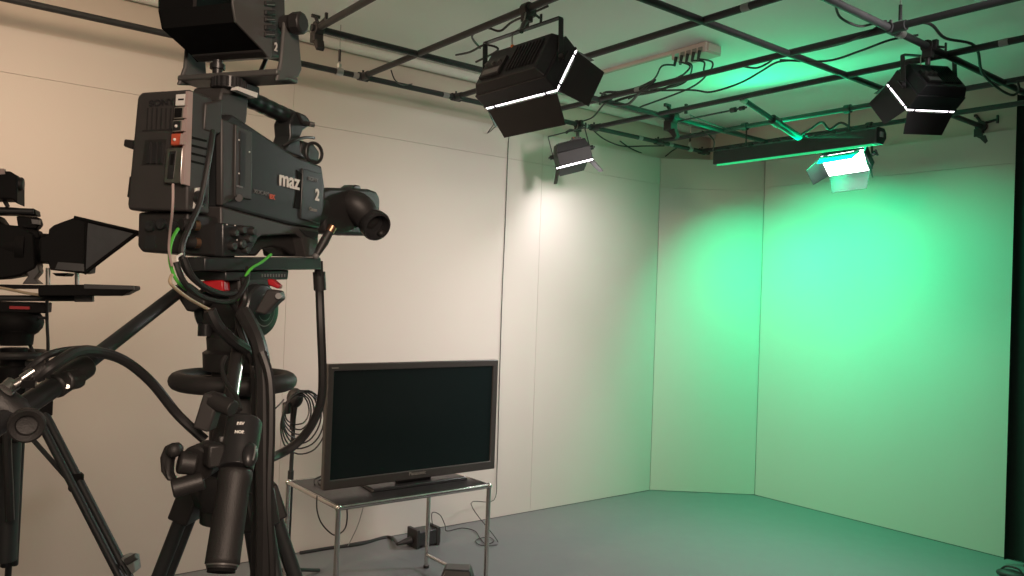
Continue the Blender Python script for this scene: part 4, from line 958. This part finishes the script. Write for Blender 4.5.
# its tripod
z2 = lambda py: at(20, py, D2).z
ax2 = V((Q(15, 330).x, Q(15, 330).y, 0))
t2 = thing('camera_tripod', 'black tripod under the second camera at the left edge', 'tripod', frame(ax2, f2, l2, V((0, 0, 1))))
def Z2(py): return ax2+V((0, 0, at(15, py, D2).z))
b = MB(); R2 = Matrix((f2, l2, V((0, 0, 1)))).transposed()
b.box(Z2(307), (0.17, 0.10, 0.030), R2); b.ball(Z2(322), (0.075, 0.065, 0.052)); b.lathe(Z2(345), (0, 0, 1), [(0, .048), (.03, .05), (.045, .058)], 24); b.build('fluid_head', 'blk_shaded', t2, 0.003)
b = MB(); b.box(Z2(307)-l2*0.055+f2*0.02, (0.05, 0.012, 0.008), R2); b.build('red_brake', 'red', t2)
MB().cyl(Z2(317)+f2*0.05-l2*.02, Z2(317)+f2*0.085-l2*.02, 0.004, n=8).build('head_lever', 'pipe', t2)
MB().torus(Z2(354), (0, 0, 1), 0.085, 0.011, 36, 10).build('steering_ring', 'rub', t2)
b = MB(); b.lathe(Z2(440), (0, 0, 1), [(0, .05), (.10, .05), (.11, .038), (.16, .038), (.17, .046), (.215, .046), (.22, .035), (.27, .035)], 24); b.build('column', 'blk_shaded', t2)
for py in (366, 388): MB().box(Z2(py)+f2*0.04, (0.04, 0.03, 0.035), R2).build('column_clip', 'body', t2, 0.003)
b = MB(); b.cyl(Z2(560), Z2(440), 0.030, n=18); b.cyl(Z2(575)-f2*0.03, Z2(440)-f2*0.03, 0.012, n=12); b.build('center_tube', 'pipe', t2)
tpL = ax2+V((0, 0, Z2(415).z))
for k, (px, py) in enumerate(((128, 576), (-120, 560), (20, 800))):
    far = at(px, py, D2-0.12) if k == 0 else None
    if k == 0:
        a = at(40, 405, D2-0.03); d = (far-a); ft = a+d*((0.02-a.z)/d.z)
    else:
        dv = (-e1*0.5+f1*0.8 if k == 1 else -e1*0.6-f1*0.5).normalized(); a = tpL+dv*0.06; ft = ax2+dv*0.6; ft.z = 0.02
    sv = (ft-a).cross(V((0, 0, 1))).normalized()
    lg = MB().tube([a, a.lerp(ft, .45)], 0.013, 12).tube([a+sv*0.028, a.lerp(ft, .45)+sv*0.028], 0.011, 12).build('leg', 'pipe', t2)
    MB().tube([a.lerp(ft, .35)+sv*0.014, ft], 0.010, 10).build('lower_leg', 'pipe', lg)
    MB().box(a, (0.06, 0.05, 0.06)).build('leg_bracket', 'blk_shaded', lg, 0.004)
    MB().lathe(V((ft.x, ft.y, 0)), (0, 0, 1), [(0, .026), (.012, .026), (.03, .014)], 16).build('foot', 'rub', lg)
    if k == 0:
        kn = MB().box(at(76, 482, D2-.07), (0.035, 0.035, 0.05)); kn.build('leg_joint', 'blk_shaded', lg, 0.004)
        MB().tube([at(28, 434, D2-.05), at(74, 486, D2-.075)], 0.007, 10).build('brace', 'pipe', t2)
        b = MB(); b.prism([at(114, 561, D2-.12), at(124, 557, D2-.12), at(133, 558, D2-.12), at(135, 572, D2-.12), at(122, 582, D2-.12), at(116, 574, D2-.12)], CF*0.04); b.build('leg_lock', 'tape', lg, 0.003)
        b = MB(); b.tube([at(126, 562, D2-.13), at(137, 556, D2-.13)], 0.010, 10); b.build('lock_lever', 'gry', lg, 0.002)
cable('black cable hanging straight down from the prompter rods', [T2 @ K2(47, 300, -.06), Q(47, 320), Q(48, 345), Q(47, 362), Q(44, 380)], 0.0045)
cable('black cable dangling behind the second steering ring', [Q(24, 330, .05), Q(30, 345, .05), Q(38, 362, .06), Q(45, 385, .06)], 0.005)
cable('black cable bundle hanging beside the second tripod column', [Q(8, 400, -.08), Q(7, 440, -.08), Q(9, 490, -.08), Q(10, 520, -.07)], 0.012)
# ------------------------------------------------------------------ light
w = bpy.data.worlds.new('room_light'); SC.world = w; w.use_nodes = True
w.node_tree.nodes['Background'].inputs['Color'].default_value = (1.0, 0.82, 0.68, 1)
w.node_tree.nodes['Background'].inputs['Strength'].default_value = 0.07
def area(name, Tm, sx, sy, power, col, spread=180):
    l = bpy.data.lights.new(name, 'AREA'); l.shape = 'RECTANGLE'; l.size = sx; l.size_y = sy; l.energy = power; l.color = col
    l.spread = math.radians(spread)
    o = bpy.data.objects.new(name, l); COL.objects.link(o); o.matrix_world = Tm; return o
ym_ = (y0+y1)/2
def aim(loc, to, xd=(0, 1, 0)):
    d = (V(to)-V(loc)).normalized(); x = V(xd); x = (x-d*x.dot(d)).normalized()
    return frame(V(loc), x, (-d).cross(x), -d)
def panel_beam(name, T, w, h, power, col, spread):
    x, y, z = T.col[0].to_3d(), T.col[1].to_3d(), T.col[2].to_3d()
    return area(name, frame(T.translation+z*0.018, x, -y, -z), w-.03, h-.03, power, col, spread)
WHITE = (1.0, 0.90, 0.93)
panel_beam('near_panel_beam', Ta, .41, .225, 0.3, WHITE, 120)
panel_beam('right_panel_beam', Td, .306, .206, 0.3, WHITE, 120)
panel_beam('far_panel_beam', Tc, .29, .17, 25, WHITE, 120)
panel_beam('small_panel_beam', Tb, .24, .20, 7, WHITE, 160)
# the green lamps of the cyclorama bar, shining from its underside at the flats
area('green_beam_main', aim((XB+0.06, 3.05, z0-0.016), (XW, 3.05, 1.0)), 1.1, 0.05, 43, (0.0, 1.0, 0.42), 122)
area('green_beam_corner', aim((XB+0.06, 3.62, z0-0.016), (5.70, 4.12, 1.50)), 0.2, 0.05, 5.6, (0.0, 1.0, 0.40), 82)
# added lamp without a fixture, out of view, to brighten the left wall
area('left_wall_fill', aim((-0.8, 3.0, 2.95), (1.9, YW, 1.4)), 0.5, 0.3, 22, (1.0, 0.71, 0.50), 95)
# second added lamp beyond the right edge, lifting the middle of the left wall
area('mid_wall_fill', aim((3.35, 0.75, 2.78), (3.45, YW, 1.5)), 0.6, 0.5, 14.5, (1.0, 0.88, 0.85), 58)
# two bare green lights added at the bar to tint the ceiling and room
area('green_ceiling_fill', aim((XB+0.09, ym_-0.1, z1+0.03), (XB-0.35, ym_-0.4, ZC), (0, 1, 0)), 1.1, 0.05, 3.5, (0.0, 1.0, 0.40), 180)
area('green_room_fill', aim((XB-0.02, ym_, z1-0.02), (XB-1.0, ym_-0.1, z1+0.75)), 1.1, 0.05, 4.5, (0.0, 1.0, 0.36), 180)
# warm fill added behind the viewpoint to lift the dark backs of near things
area('warm_fill', aim((-0.2, -1.4, 2.4), (0.6, 1.5, 1.5), (1, 0, 0)), 0.9, 0.9, 12, (1.0, 0.76, 0.60), 75)
SC.view_settings.view_transform = 'Standard'; SC.view_settings.look = 'None'
SC.view_settings.gamma = 1; SC.view_settings.use_curve_mapping = False
SC.view_settings.exposure = 0.0
